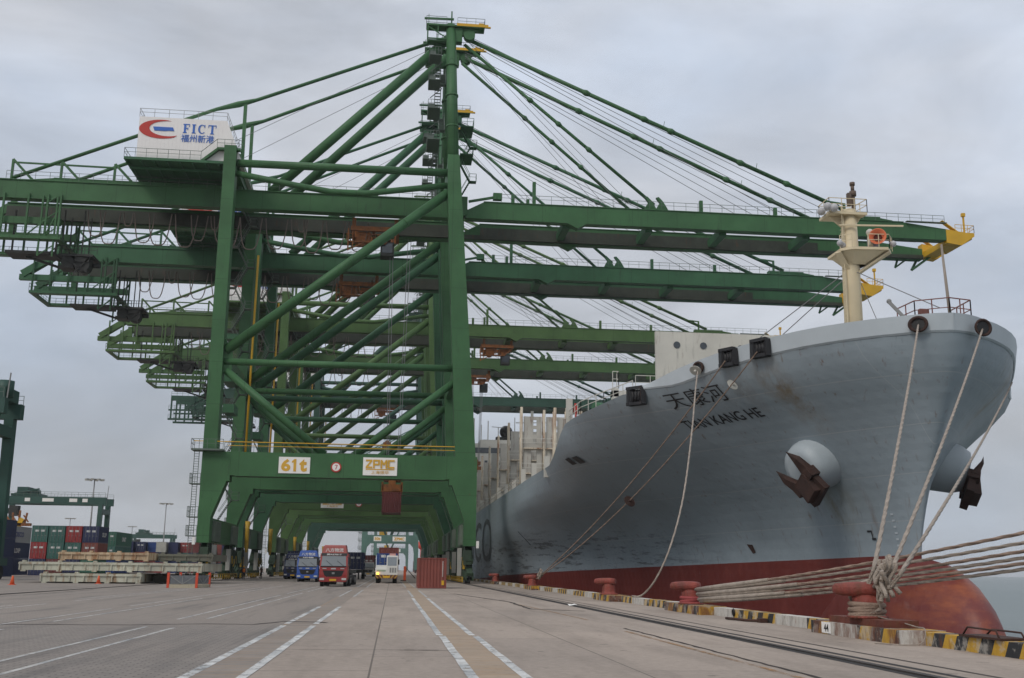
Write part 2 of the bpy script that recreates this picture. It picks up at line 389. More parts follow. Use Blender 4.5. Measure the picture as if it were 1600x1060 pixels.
def line(x, y0, y1, w_, m, name='lane_line', wob=.010, x1=None):
    rr = random.Random(int(x*100+y0)); n = max(2, int((y1-y0)/1.6)); x1 = x if x1 is None else x1
    L_ = []; Rr = []
    for i in range(n+1):
        t = i/n; y = y0+(y1-y0)*t; xx = x+(x1-x)*t+rr.uniform(-wob, wob); hw = w_/2*rr.uniform(.92, 1.07)
        L_.append((xx-hw, y, .008)); Rr.append((xx+hw, y, .008))
    return tag(MB().add(L_+Rr, [(i, n+1+i, n+2+i, i+1) for i in range(n)]).build(name, m), kind='structure')
for x in (-3.0, -2.16, 1.28, 2.1):
    line(x, -8, 31.5 if x < 0 else 27, .17, WLINE); line(x+(-.05 if x > 0 else 0), 32.5 if x < 0 else 27.3, 47 if x < 0 else 62, .16, WLINE); line(x, 64, 84, .14, WLINE2); line(x, 96, 180, .12, WLINE2)
for x, segs in ((-5.75, ((5, 30), (35.4, 72), (76, 110))), (-6.55, ((8, 30.5), (34.8, 66), (70, 110))), (-9.75, ((4, 29), (33, 58), (62, 100))), (-10.6, ((10, 30), (31, 43), (46, 90))), (-14.5, ((20, 48), (52, 80), (84, 120))), (-15.2, ((24, 46), (55, 90)))):
    for a, b in segs: line(x, a, b, .11, WLINE2)
line(6.42, 4, 29.5, .13, YLINE, 'yellow_line'); line(6.6, 36, 52, .12, YLINE, 'yellow_line', .03, 6.1)
# rails let into the quay, joints, cracks
RAILST = mat('crane_rail_steel', (.045, .038, .034), .5, var=.3, scale=1.2, coord='pos'); GROOVE = mat('rail_groove', (.022, .02, .019), .8, var=.3)
for x in (8.63, -21.4):
    tag(MB().add([(x-.24, -30, .004), (x+.24, -30, .004), (x+.24, 800, .004), (x-.24, 800, .004)], [(0,1,2,3)]).build('rail_groove', GROOVE), kind='structure')
    tag(MB().box(x-.045, x+.045, -30, 800, .006, .03).build('crane_rail', RAILST), kind='structure')
tag(MB().add([(x_, y_, .005) for x_, y_ in ((9.05, -20), (9.20, -20), (9.20, 300), (9.05, 300))], [(0,1,2,3)]).build('cable_slot', GROOVE), kind='structure')
tag(MB().add([(x_, y_, .005) for x_, y_ in ((9.70, -20), (9.80, -20), (9.80, 300), (9.70, 300))], [(0,1,2,3)]).build('cable_slot', mat('slot_brown', (.05, .04, .034), .85, var=.3)), kind='structure')
tag(MB().add([(x_, y_, .005) for x_, y_ in ((-23.2, -20), (-23.12, -20), (-23.12, 300), (-23.2, 300))], [(0,1,2,3)]).build('cable_slot', mat('slot_brown', (.05, .04, .034), .85)), kind='structure')
def crack(pts, w_, name='paving_joint'):
    rr = random.Random(len(pts)*7+int(pts[0][0]*10)); P = []
    for (a, b) in zip(pts, pts[1:]):
        n = max(2, int(math.dist(a, b)/.5))
        for i in range(n): P.append((a[0]+(b[0]-a[0])*i/n+rr.uniform(-.03, .03), a[1]+(b[1]-a[1])*i/n+rr.uniform(-.05, .05)))
    P.append(pts[-1]); V = []
    for i, p in enumerate(P):
        q = P[min(i+1, len(P)-1)]; o = P[max(i-1, 0)]; d = Vector((q[0]-o[0], q[1]-o[1])).normalized(); h = w_*rr.uniform(.3, .7)
        V += [(p[0]-d.y*h, p[1]+d.x*h, .0095), (p[0]+d.y*h, p[1]-d.x*h, .0095)]
    return tag(MB().add(V, [(2*i, 2*i+1, 2*i+3, 2*i+2) for i in range(len(P)-1)]).build(name, mat('joint_dark', (.035, .028, .024), .9, var=.3)), kind='structure')
crack([(6.72, 5), (6.72, 31)], .07); crack([(4.2, 74), (6.1, 56), (5.9, 46), (7.9, 44)], .16)
crack([(-13, 31.2), (-7.2, 31.3), (-5.2, 32.2), (-3.9, 31.9), (-3.3, 33.6)], .14); crack([(-3.3, 33.9), (-2.2, 33.6), (-1.9, 33.2)], .22); crack([(-30, 60), (-19.7, 61), (-20.3, 77)], .12)
crack([(.3, 22.3), (1.3, 22.2)], .04); crack([(-2.1, 22.4), (1.0, 22.3)], .03)
# quay wall and sea
tag(MB().add([(12.9, -400, .0), (12.9, 9000, .0), (12.9, 9000, -9), (12.9, -400, -9)], [(0,1,2,3)]).build('quay_wall', mat('quay_wall_concrete', (.16, .15, .135), .9, var=.25, dirt=.5)), kind='structure')
def sea_mat():
    m, t, N, L, b = node_mat('sea_water')
    co = N('ShaderNodeNewGeometry').outputs['Position']
    band = mrange(N, L, noise(N, L, co, .012, 4, .55, (1, .25, 1), (0, 0, .9)), .4, .62)
    L(mixc(N, L, band, (.085, .115, .11), (.135, .165, .158)), b.inputs['Base Color'])
    b.inputs['Roughness'].default_value = .3; b.inputs['IOR'].default_value = 1.33; b.inputs['Specular IOR Level'].default_value = .35
    h = mth(N, L, 'ADD', noise(N, L, co, .35, 6, .6, (1, .6, 1), (0, 0, .7)), mth(N, L, 'MULTIPLY', noise(N, L, co, 2.2, 4, .6), .35))
    bp = N('ShaderNodeBump'); bp.inputs['Strength'].default_value = .55; bp.inputs['Distance'].default_value = .5; L(h, bp.inputs['Height']); L(bp.outputs[0], b.inputs['Normal'])
    return m
tag(MB().add([(12.9, -400, -4), (9000, -400, -4), (9000, 9000, -4), (12.9, 9000, -4)], [(0,1,2,3)]).build('sea', sea_mat()), kind='structure')
# kerb with worn stripes
def stripe_mat(name, per=1.0, win=5.2, ratio=.55, rust=.3, slope=.6, white=True):
    m, t, N, L, b = node_mat(name)
    co = N('ShaderNodeNewGeometry').outputs['Position']; sp = N('ShaderNodeSeparateXYZ'); L(co, sp.inputs[0])
    y = mth(N, L, 'ADD', sp.outputs['Y'], mth(N, L, 'MULTIPLY', sp.outputs['Z'], slope))
    st = mth(N, L, 'GREATER_THAN', mth(N, L, 'FRACT', mth(N, L, 'DIVIDE', y, per)), .5)
    c = mixc(N, L, st, (.50, .29, .025), (.02, .022, .025))
    if white:
        wn = mth(N, L, 'GREATER_THAN', mth(N, L, 'FRACT', mth(N, L, 'DIVIDE', mth(N, L, 'ADD', sp.outputs['Y'], .8), win)), ratio)
        c = mixc(N, L, wn, c, (.52, .50, .46))
    ch = mrange(N, L, noise(N, L, co, 2.4, 8, .7), .5, .58); c = mixc(N, L, mth(N, L, 'MULTIPLY', ch, .6), c, (.46, .43, .38))
    ds = mrange(N, L, noise(N, L, co, 4, 8, .75, (1, 1, .4)), .50, .62); c = mixc(N, L, mth(N, L, 'MULTIPLY', ds, .45), c, (.12, .10, .08))
    rs = mrange(N, L, noise(N, L, co, 1.5, 8, .7, (1, 1.2, .3)), .62-.25*rust, .72-.2*rust); c = mixc(N, L, mth(N, L, 'MULTIPLY', rs, .85), c, (.15, .05, .02))
    L(c, b.inputs['Base Color']); b.inputs['Roughness'].default_value = .75
    bp = N('ShaderNodeBump'); bp.inputs['Strength'].default_value = .5; bp.inputs['Distance'].default_value = .02; L(noise(N, L, co, 9, 6), bp.inputs['Height']); L(bp.outputs[0], b.inputs['Normal'])
    return m
KERB = stripe_mat('kerb_stripes', 1.0, 7.0, .62, .15)
BASEM = stripe_mat('bollard_base_stripes', 1.5, 7.0, .62, .62, .9, False); BASEM1 = stripe_mat('bollard_base_worn', 1.3, 4.2, .55, .75, .5)
YB = [27.0, 43.6, 60.5, 94.0, 128.0]
prev = -12.0; kp = []
for yb, hl in zip(YB, (2.75, 2.7, 2.5, 2.6, 2.6)):
    kp.append((prev, yb-hl)); prev = yb+hl
kp.append((prev, 345))
mb = MB()
for a, b in kp:
    y = a; rr = random.Random(int(a*10)+99)
    while y < b-.01:
        e = min(b, y+rr.uniform(3.5, 5.5)); dx = rr.uniform(-.02, .02); dz = rr.uniform(-.015, .012)
        mb.box(12.40+dx, 12.88, y+.012, e-.012, 0, .31+dz); y = e
tag(mb.build('quay_kerb', KERB), kind='structure')
BRED = mat('bollard_red_paint', (.245, .052, .038), .65, var=.25, scale=2.5, dirt=.8, rust=.6, bump=.5, bscale=14)
BDARK = mat('bollard_rust_plinth', (.13, .035, .022), .7, var=.3, scale=2, dirt=.5, rust=.7, bump=.5)
def bollard(y, hl, label, worn=False, big=1.0, lip=(-.9, .42)):
    r = empty('mooring_bollard', (12.25, y, 0), 0, label, 'bollard', 'mooring bollards along the quay edge')
    off = (12.25, y, 0)
    MB().box(11.82, 12.9, y-hl+.01, y+hl-.01, 0, .33).build('concrete_base', BASEM1 if worn else BASEM, r, off)
    if worn: MB().box(11.95, 12.85, y-1.55, y+1.75, .332, .50).build('plinth', BDARK, r, off)
    z0 = .50 if worn else .332
    mb = MB().lathe([(.0, z0), (.52, z0), (.52, z0+.05), (.40, z0+.08), (.38, z0+.2), (.37, z0+.42), (.36, z0+.6), (.0, z0+.62)], (12.25, y, 0), 20)
    l = Vector((lip[0], lip[1], 0)).normalized(); t = Vector((-l.y, l.x, 0)); c = Vector((12.25, y, z0+.56)); k = 14
    secs = [(-.40, .02, .0, .02), (-.38, .26, -.02, .30), (-.25, .38, -.02, .34), (.0, .42, -.02, .36), (.3, .40, -.02, .35), (.58, .36, -.01, .33), (.76, .28, .02, .30), (.83, .14, .07, .24), (.84, .01, .14, .17)]
    vs = []
    for u, hw, za, zb in secs:
        for j in range(k):
            a = 2*pi*j/k; ca, sa = cos(a), sin(a)
            q = lambda v: (1 if v >= 0 else -1)*abs(v)**.6
            vs.append(tuple(c+l*u*big+t*hw*big*q(ca)+Vector((0, 0, (za+zb)/2+(zb-za)/2*q(sa)))))
    mb.add(vs, [(i*k+j, i*k+(j+1) % k, (i+1)*k+(j+1) % k, (i+1)*k+j) for i in range(len(secs)-1) for j in range(k)], True)
    mb.build('bollard_post', BRED, r, off)
    return r, off
lb = ['nearest red bollard on the base marked 44, brown rope wound round its stem', 'red bollard holding the six taut ropes, second from the viewer',
      'bare red bollard with no rope, on a yellow and black base', 'dark red bollard where the two spring ropes come down', 'small far bollard at the quay edge, next to the crane wheels']
for i, y in enumerate(YB):
    r, off = bollard(y, (2.75, 2.7, 2.5, 2.6, 2.6)[i], lb[i], i == 0)
    if i == 0:
        s = MB().box(11.80, 11.816, 28.35, 28.95, .03, .32).build('number_plate', WHITE2, r, off)
        t = text_mesh('44', .3, .2, 0, .01); t.xf(Matrix.Translation((11.79, 28.62, .17)) @ Matrix.Rotation(radians(-90), 4, 'Z')); t.build('number', BLK, s, off)
# small things by the kerb
tag(MB().box(12.3, 12.95, 21.0, 22.6, .315, .36).tube([(12.35, 21.1, .35), (12.35, 21.2, .5), (12.35, 22.3, .52), (12.35, 22.5, .36)], .02, 6).tube([(12.9, 21.1, .35), (12.9, 21.2, .46), (12.9, 22.3, .47), (12.9, 22.5, .36)], .02, 6).build('fender_bracket', mat('rust_bracket', (.05, .022, .015), .8, var=.3)), 'rusty iron bracket lying on the striped kerb near the bulb', 'bracket')
tag(MB().tube([(11.7, 37.2, .05), (11.75, 36.4, .06), (11.9, 35.6, .05), (12.15, 35.0, .06)], .045, 6).box(12.1, 12.35, 34.8, 35.15, 0, .14).build('iron_bar', mat('rust_bracket', (.05, .022, .015), .8)), 'bent rusty iron bar lying on the concrete before the kerb', 'iron bar')
tag(MB().lathe([(.11, -.03), (.15, 0), (.11, .03), (.08, 0), (.11, -.03)], (0, 0, 0), 14, 'X').build('mooring_ring', BLK, None, loc=(12.36, 38.4, .2)), 'small black iron ring hanging on the white kerb stretch', 'ring')
tag(MB().add([(0, 0, .02), (.28, .1, .06), (.45, .32, .05), (.3, .42, .1), (.12, .3, .05), (-.05, .2, .09)], [(0,1,2,3,4,5)]).build('paper_scrap', WHITE2, None, loc=(8.3, 50.3, 0)), 'white scrap of litter lying beside the crane rail', 'litter')
# ---------------------------------------------------------------- ship-to-shore gantry cranes
CX = -6.6                                    # the crane's own origin (middle of its rails)
OFF = (CX, 0, 0)
def stair_tower(mb, x, y, z0, z1, wx=1.5, wy=1.0, n=4, step=.28, flip=1):
    """zig-zag flights with treads, landings and handrails; flights run along Y"""
    hz = (z1-z0)/n; ly = hz*1.0
    for k in range(n):
        za, zb = z0+k*hz, z0+(k+1)*hz
        s = 1 if k % 2 == 0 else -1
        ya, yb = y-s*ly/2*flip, y+s*ly/2*flip
        for dx in (-wx/4-.4, -wx/4+.4) if k % 2 else (wx/4-.4, wx/4+.4):
            mb.bar((x+dx, ya, za), (x+dx, yb, zb), .08, .22)
            mb.bar((x+dx, ya, za+1), (x+dx, yb, zb+1), .06)
        nx = -wx/4 if k % 2 else wx/4
        nst = int(hz/step)
        for i in range(nst):
            t = (i+.5)/nst; mb.bar((x+nx-.4, ya+(yb-ya)*t, za+hz*t), (x+nx+.4, ya+(yb-ya)*t, za+hz*t), .24, .05)
        mb.box(x-wx/2-.1, x+wx/2+.1, yb-(.1 if s*flip > 0 else .9), yb+(.9 if s*flip > 0 else .1), zb-.08, zb)
        e = yb+(.85 if s*flip > 0 else -.85)
        mb.rail([(x-wx/2-.1, yb, zb), (x-wx/2-.1, e, zb), (x+wx/2+.1, e, zb), (x+wx/2+.1, yb, zb)], 1.0, 1.2, .05)
    return mb
def xstair(mb, x, y, z0, z1, run=1.8, w=.8, n=4, wall=0):
    """zig-zag flights running along X, seen side on"""
    hz = (z1-z0)/n
    for k in range(n):
        za, zb = z0+k*hz, z0+(k+1)*hz; s = 1 if k % 2 == 0 else -1
        xa, xb = x-s*run/2, x+s*run/2
        for dy in (-w/2, w/2):
            mb.bar((xa, y+dy, za), (xb, y+dy, zb), .22, .07); mb.bar((xa, y+dy, za+1), (xb, y+dy, zb+1), .055)
        ns = int(hz/.27)
        for i in range(ns):
            t = (i+.5)/ns; mb.bar((xa+(xb-xa)*t, y-w/2, za+hz*t), (xa+(xb-xa)*t, y+w/2, za+hz*t), .22, .05)
        mb.box(min(xb, xb+s*.9), max(xb, xb+s*.9), y-w/2-.1, y+w/2+.1, zb-.08, zb)
        mb.rail([(xb, y-w/2-.1, zb), (xb+s*.9, y-w/2-.1, zb), (xb+s*.9, y+w/2+.1, zb)], 1.0, .9, .05)
    return mb

def lower_leg_poly(xo, s):
    # outer face at xo, haunch towards the portal (s = +1: portal lies at larger X)
    return [(xo, 4.4), (xo+s*1.45, 4.4), (xo+s*1.45, 7.4), (xo+s*3.0, 11.6), (xo+s*3.35, 11.6), (xo+s*3.35, 15.1), (xo, 15.1)]

def serif_fict(x, z, w, h, y):
    mb = MB(); u = w/13.2; R = lambda a, b, c, d: mb.box(x+a*u, x+b*u, y, y+.03, z+c*h, z+d*h)
    R(0,1.5,0,.09); R(.35,1.15,.09,.91); R(0,2.6,.91,1); R(1.15,1.9,.46,.54); R(1.75,1.95,.36,.64); R(2.4,2.6,.68,.91)
    R(3.5,5.0,0,.09); R(3.85,4.65,.09,.91); R(3.5,5.0,.91,1)
    n = 20; P = []
    for k in range(n+1):
        a = radians(42+k*(318-42)/n); P.append((x+(7.5+1.55*cos(a))*u, z+h*(.5+.51*sin(a)), x+(7.65+.95*cos(a))*u, z+h*(.5+.42*sin(a))))
    for p, q in zip(P, P[1:]): mb.add([(p[0], y, p[1]), (q[0], y, q[1]), (q[2], y, q[3]), (p[2], y, p[3])], [(0,1,2,3)])
    R(8.45,8.7,.66,1.0)
    R(10.85,12.35,0,.09); R(11.2,12.0,.09,.91); R(10.0,13.2,.91,1); R(10.0,10.2,.68,.91); R(13.0,13.2,.68,.91)
    return mb
def make_crane(front='61t'):
    g = GREEN
    r = empty('gantry_crane', (CX, 0, 0))
    def B(mb, name, m=g, par=None): return mb.build(name, m, par or r, OFF if par is None else OFF)
    HBS = {-1: 9.75, 1: 13.9}
    # --- legs
    for sy in (-1, 1):
        HB = HBS[sy]; yo = sy*HB; yi = sy*(HB-1.9)
        lo, hi = min(yo, yi), max(yo, yi)
        for side in (-1, 1):
            mb = MB()
            if side < 0:
                mb.prism(lower_leg_poly(-22.9, 1), 'Y', lo, hi)
                ymb, ymt = sy*(HB-1.15), sy*(HB-.9)
                mb.taper((-22.09, ymb, 15.1), (-22.2, ymt, 54), (1.62, 2.2), (1.5, 1.8))
            else:
                mb.prism(lower_leg_poly(9.9, -1), 'Y', lo, hi)
                mb.taper((8.45, sy*(HB-1.3), 15.1), (6.3, sy*(HB-.9), 50.5), (2.5, 2.6), (1.75, 1.8))
                mb.taper((6.3, sy*(HB-.9), 50.5), (6.15, sy*(HB-1.2), 54.5), (1.75, 1.8), (1.5, 1.5))
            B(mb, 'leg')
        # haunch flange and portal beam between the haunches
        mb = MB().box(-19.54, 6.54, lo, hi, 12.3, 15.1)
        mb.box(-19.0, 6.0, lo-.12, hi+.12, 12.22, 12.297)
        for xs in (-14, -8, -2, 3): mb.box(xs, xs+.05, lo-.02 if sy < 0 else lo, hi, 12.4, 15.0)
        pb = B(mb, 'portal_beam')
        # walkway on the portal beam
        mb = MB(); ye = yo-(.9 if sy < 0 else -.9)
        mb.box(-24.1, -20.4, min(yo-sy*1.2, ye), max(yo-sy*1.2, ye), 15.12, 15.32)
        mb.rail([(-20.4, ye, 15.3), (-24.1, ye, 15.3), (-24.1, yo-sy*1.2, 15.3)], 1.15, 1.0)
        mb.rail([(-20.4, yo-sy*.15, 15.11), (7.2, yo-sy*.15, 15.11)], 1.1, 1.7)
        B(mb, 'walkway', RAILM)
        mb = MB(); mb.bar((-24.0, yo-sy*.15+sy*.05, 16.3), (7.2, yo-sy*.15+sy*.05, 16.3), .09); mb.bar((-20, yo+sy*(-.1), 15.85), (7.2, yo+sy*(-.1), 15.85), .06)
        B(mb, 'handrail', YEL)
        # tubes of the side frame
        yt = sy*(HB-1.0)
        for nm, a, b, rr in (('horizontal_tube', (-21.3, yt, 26.2), (7.0, yt, 26.2), .42), ('diagonal_tube', (-21.2, yt, 27.6), (5.6, yt, 49.4), .62),
                             ('short_brace', (-21.0, yt, 25.1), (-8.6, yt, 15.1), .46), ('short_brace', (7.1, yt, 24.6), (-5.0, yt, 15.1), .46),
                             ('top_tube', (-21.4, yt, 52.0), (5.5, yt, 52.1), .5)):
            mb = MB().tube([a, b], rr, 14)
            if nm == 'diagonal_tube':
                for t in (.3, .55, .8):
                    p = Vector(a).lerp(Vector(b), t); d = (Vector(b)-Vector(a)).normalized(); mb.tube([p-d*.06, p+d*.06], rr*1.04, 14)
            B(mb, nm)
        B(MB().tube([(-21.4, yt, 50.6), (-14, yt, 49.4), (-9.5, yt, 48.75), (-5, yt, 48.75), (5.5, yt, 50.4)], .4, 12), 'top_tube')
        # knee plates where the tubes meet the landside leg
        B(MB().prism([(-21.4, 24.6), (-20.3, 25.2), (-20.3, 27.4), (-21.2, 29.0), (-21.4, 29.0)], 'Y', yt-.12, yt+.12), 'gusset_plate')
    # --- sill beams, motor panels, bogies on both rails
    for xo, s in ((-22.9, 1), (9.9, -1)):
        xa, xb = sorted((xo+s*.05, xo+s*1.40))
        B(MB().box(xa, xb, -7.85, 12.0, 4.5, 7.3), 'sill_beam')
        xi = xo+s*1.42
        for yc in (-5.4, 9.4):
            mb = MB(); y0 = yc-2.2
            for i in range(11):
                mb.box(min(xi, xi+s*(.25 if i % 2 else .33)), max(xi, xi+s*(.25 if i % 2 else .33)), y0+i*.4, y0+i*.4+.4, 4.6, 7.0)
            B(mb, 'ribbed_panel', GREYB)
        for yc in (-6.5, 10.8):
            xc = xo+s*.72
            mb = MB()
            mb.prism([(yc-3.6, 2.7), (yc-1.0, 4.4), (yc+1.0, 4.4), (yc+3.6, 2.7), (yc+3.4, 2.3), (yc-3.4, 2.3)], 'X', xc-.42, xc+.42)
            for q in (-2.1, 2.1):
                mb.prism([(yc+q-1.75, 1.2), (yc+q-.5, 2.32), (yc+q+.5, 2.32), (yc+q+1.75, 1.2), (yc+q+1.6, .85), (yc+q-1.6, .85)], 'X', xc-.36, xc+.36)
                for q2 in (-.98, .98):
                    mb.box(xc-.5, xc-.3, yc+q+q2-.6, yc+q+q2+.6, .35, 1.3); mb.box(xc+.3, xc+.5, yc+q+q2-.6, yc+q+q2+.6, .35, 1.3)
                    mb.box(xc-.75, xc-.5, yc+q+q2-.25, yc+q+q2+.35, .7, 1.5)
            for q in (-3.2, -1.1, .9, 2.9): mb.box(xc-s*.2, xc+s*.75, yc+q-.3, yc+q+.25, 2.2, 3.9); mb.tube([(xc+s*.6, yc+q, 1.2), (xc+s*.9, yc+q+.3, 2.2), (xc+s*.6, yc+q+.1, 4.4)], .07, 5)
            bg_ = B(mb, 'bogie', GRIMY)
            for k in range(4):
                q = -3.08+k*2.05
                MB().cyl((xc, yc+q, .34), (1,0,0), .33, .22, 14).build('wheel', DARK, bg_, OFF)
            for k in range(4): MB().box(min(xc+s*.55, xc+s*.8), max(xc+s*.55, xc+s*.8), yc-3.2+k*1.8, yc-2.75+k*1.8, 1.7+.4*(k % 2), 2.7+.4*(k % 2)).build('brake_unit', YELD, bg_, OFF)
        # rail guard: yellow fence low along the wheels
        mb = MB(); xg = xo+s*1.55
        for zz in (.35, .75): mb.bar((xg, -10.5, zz), (xg, 14.5, zz), .09)
        for k in range(15): mb.bar((xg, -10.5+k*25/14, .15), (xg, -10.5+k*25/14, .8), .09)
        B(mb, 'rail_guard', YELD)
        for ya, yb, za, zb in ((3.5, 4.4, 1.2, 3.9), (-7.9, -7.2, .9, 4.2)): B(MB().box(min(xg, xg+s*.5), max(xg, xg+s*.5), ya, yb, za, zb), 'control_cabinet', PALE)
    # cable chute (yellow funnel) beside the landside rear leg
    B(MB().lathe([(.14, 3.6), (.28, 4.3), (.28, 6.6), (.36, 7.8), (.32, 7.8), (.24, 6.6)], (-19.9, 11.5, 0), 14), 'cable_chute', YELD)
    B(MB().tube([(-20.9, 11.9, 15.1), (-20.9, 12.1, 46)], .16, 8), 'conduit_pipe', YEL)
    # --- beams across, landside and waterside, at girder height
    B(MB().box(-23.0, -21.2, -7.9, 12, 50.8, 53.6), 'cross_beam')
    B(MB().box(5.4, 7.1, -7.9, 12, 50.8, 53.8), 'cross_beam')
    B(MB().box(-22.6, -21.6, -7.5, 11.6, 26.6, 28.0), 'cross_beam'); B(MB().box(6.9, 7.9, -7.2, 11.4, 25.6, 27.0), 'cross_beam')
    for sy in (-1, 1):
        y = sy*3.5; dz = 0 if sy < 0 else -.8
        # main girder with end bracket
        mb = MB().box(-53.1, 7.0, y-.6, y+.6, 47.7+dz, 50.0+dz)
        mb.box(-53.1, 7.0, y-.75, y+.75, 50.003+dz, 50.12+dz); mb.box(-53.1, 7.0, y-.72, y+.72, 47.56+dz, 47.697+dz)
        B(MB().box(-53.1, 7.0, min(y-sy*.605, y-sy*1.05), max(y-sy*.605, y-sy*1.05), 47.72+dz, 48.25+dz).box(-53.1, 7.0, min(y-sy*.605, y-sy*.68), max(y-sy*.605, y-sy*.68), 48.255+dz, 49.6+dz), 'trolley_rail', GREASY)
        mb.bar((-45, y, 50.5), (-48.5, y, 50.1), .5, .3); mb.box(-45.2, -24, y-.5, y+.5, 50.13, 50.6)
        B(mb, 'main_girder')
        B(MB().bar((-51.9, y, 49.4), (-57.9, y, 45.2), 1.0, 1.1).box(-58.3, -43.9, y-.35, y+.35, 44.3, 45.2).box(-52.7, -51.9, y-.4, y+.4, 45.2, 47.2), 'end_bracket')
        # rear stay frame
        mb = MB()
        for xp in (-50.6, -44.5, -37.8):
            mb.bar((xp, y, 50.1), (xp, y, 53.0), .28); mb.bar((xp, y, 53.0), (xp+2.8, y, 50.1), .32)
        mb.bar((-50.6, y, 52.6), (-37.8, y, 52.5), .2)
        B(mb, 'stay_frame')
        # handrail on girder
        mb = MB(); ye = y+sy*.7
        mb.rail([(-51, ye, 50.1), (-24, ye, 50.1)], 1.1, 1.8, .05); mb.rail([(-20, ye, 50.1), (4.5, ye, 50.1)], 1.1, 1.8, .05)
        B(mb, 'girder_railing', RAILM)
        # knee post and thin stays
        B(MB().bar((-21.6, y, 50.1), (-21.7, y, 62.6), .42), 'stay_post')
        B(MB().tube([(4.6, y*.8, 74.3), (-20.2, y, 63.2), (-22.6, y, 62.4), (-25.5, y, 61.5), (-50.4, y, 50.5)], [.24, .24, .42, .24, .24], 10), 'back_stay')
        B(MB().tube([(5.4, y*.8, 74.4), (-17.6, y, 50.2)], .64, 14), 'mast_strut')
        # boom
        mb = MB().prism([(a_, b_+dz) for a_, b_ in ((8.2, 47.7), (8.2, 48.7), (10.6, 50.0), (70, 50.0), (76.0, 49.3), (76.0, 47.7), (24.6, 47.6), (23.4, 46.9), (22.0, 47.6))], 'Y', y-.6, y+.6)
        mb.box(10.6, 69.8, y-.72, y+.72, 50.003+dz, 50.1+dz)
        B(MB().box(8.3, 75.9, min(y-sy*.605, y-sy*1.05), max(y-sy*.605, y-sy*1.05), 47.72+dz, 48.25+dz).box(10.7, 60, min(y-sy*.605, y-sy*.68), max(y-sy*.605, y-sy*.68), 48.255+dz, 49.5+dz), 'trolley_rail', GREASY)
        bo = B(mb, 'boom_girder')
        # hinge block
        B(MB().box(6.9, 8.4, y-.8, y+.8, 48.75, 50.6).cyl((7.7, y, 48.6), (0,1,0), .75, 1.9, 16).bar((8.6, y, 50.2), (12.2, y, 51.0), .3, .3).box(11.9, 13.1, y-.4, y+.4, 50.6, 51.5), 'boom_hinge')
        # boom furniture: posts, latch horns, stay brackets
        for xp, hh in ((14.6, 1.4), (17.5, 3.3), (40.8, 1.8), (51.4, 1.3)): B(MB().box(xp-.22, xp+.22, y-.25, y+.25, 50.1, 50.1+hh), 'boom_post')
        mb = MB()
        for xp in (33.6, 35.2): mb.prism([(xp-.9, 50.1), (xp+1.0, 50.1), (xp+.55, 50.9), (xp+.1, 51.6), (xp-.4, 52.1), (xp-.75, 52.0), (xp-.25, 51.3), (xp-.5, 50.9)], 'Y', y-.25, y+.25)
        B(mb, 'stay_bracket')
        mb = MB().box(60.5, 66.5, y-.45, y+.45, 50.1, 50.7).bar((66.3, y, 50.4), (68.3, y, 50.1), .7, .4)
        B(mb, 'stay_bracket')
        mb = MB(); ye = y+sy*.75
        mb.rail([(13, ye, 50.1), (66, ye, 50.1), (68.5, ye, 51.4), (72, ye, 51.4), (75.8, ye, 51.2)] if False else [(13, ye, 50.1), (75.8, ye, 50.1)], 1.1, 1.7, .05)
        mb.box(70, 75.9, ye-.5, ye+.05, 49.98, 50.08)
        B(mb, 'boom_railing', RAILM)
        if sy < 0: B(MB().bar((61.5, y, 50.1), (61.5, y, 52.6), .3).bar((61.5, y, 52.5), (58.4, y-.3, 52.7), .22).bar((61.5, y, 51.6), (60.3, y, 52.5), .16), 'jib_crane')
        # forestays
        mb = MB(); A = Vector((7.6, y*.8, 73.6)); Bp = Vector((34.2, y, 51.0)); C_ = Vector((63.2, y, 50.9)); D_ = Vector((8.4, y*.8, 74.3))
        mb.tube([A, Bp], .24, 8)
        for t in (.35, .5, .66):
            p = A.lerp(Bp, t); d = (Bp-A).normalized(); mb.tube([p-d*.5, p, p+d*.5], [.24, .4, .24], 8)
        B(mb, 'fore_stay')
        mb = MB().tube([D_, C_], .3, 8)
        for t in (.3, .45, .52, .7, .82):
            p = D_.lerp(C_, t); d = (C_-D_).normalized(); mb.tube([p-d*.6, p, p+d*.6], [.3, .46, .3], 8)
        for t in (.5, .74): p = D_.lerp(C_, t); mb.bar(p, p+Vector((.2,0,1.0)), .06)
        B(mb, 'fore_stay')
        mb = MB()
        for k in range(4): mb.tube([(8.0, y*.7+.12*k, 75.2-.25*k), (60-3*k, y+.2-.13*k, 51.0)], .045, 4, False)
        B(mb, 'hoist_rope', WIRE)
        mb = MB().tube([(8, y*.6, 74.6), (31, y, 50.8)], .035, 4, False).tube([(8, y*.5, 74.2), (29.5, y, 50.8)], .035, 4, False).tube([(5, y*.7, 74.0), (-34, y, 50.5)], .035, 4, False)
        B(mb, 'hoist_rope', WIRE)
        # mast
        mb = MB().tube([(6.1, sy*(HBS[sy]-1.2), 54.4), (5.6, sy*3.4, 76.0)], [.78, .68], 16)
        for t in (.22, .45, .68): 
            p = Vector((6.1, sy*(HBS[sy]-1.2), 54.4)).lerp(Vector((5.6, sy*3.4, 76.0)), t); mb.cyl(p, (0,0,1), .86, .25, 16)
        B(mb, 'mast')
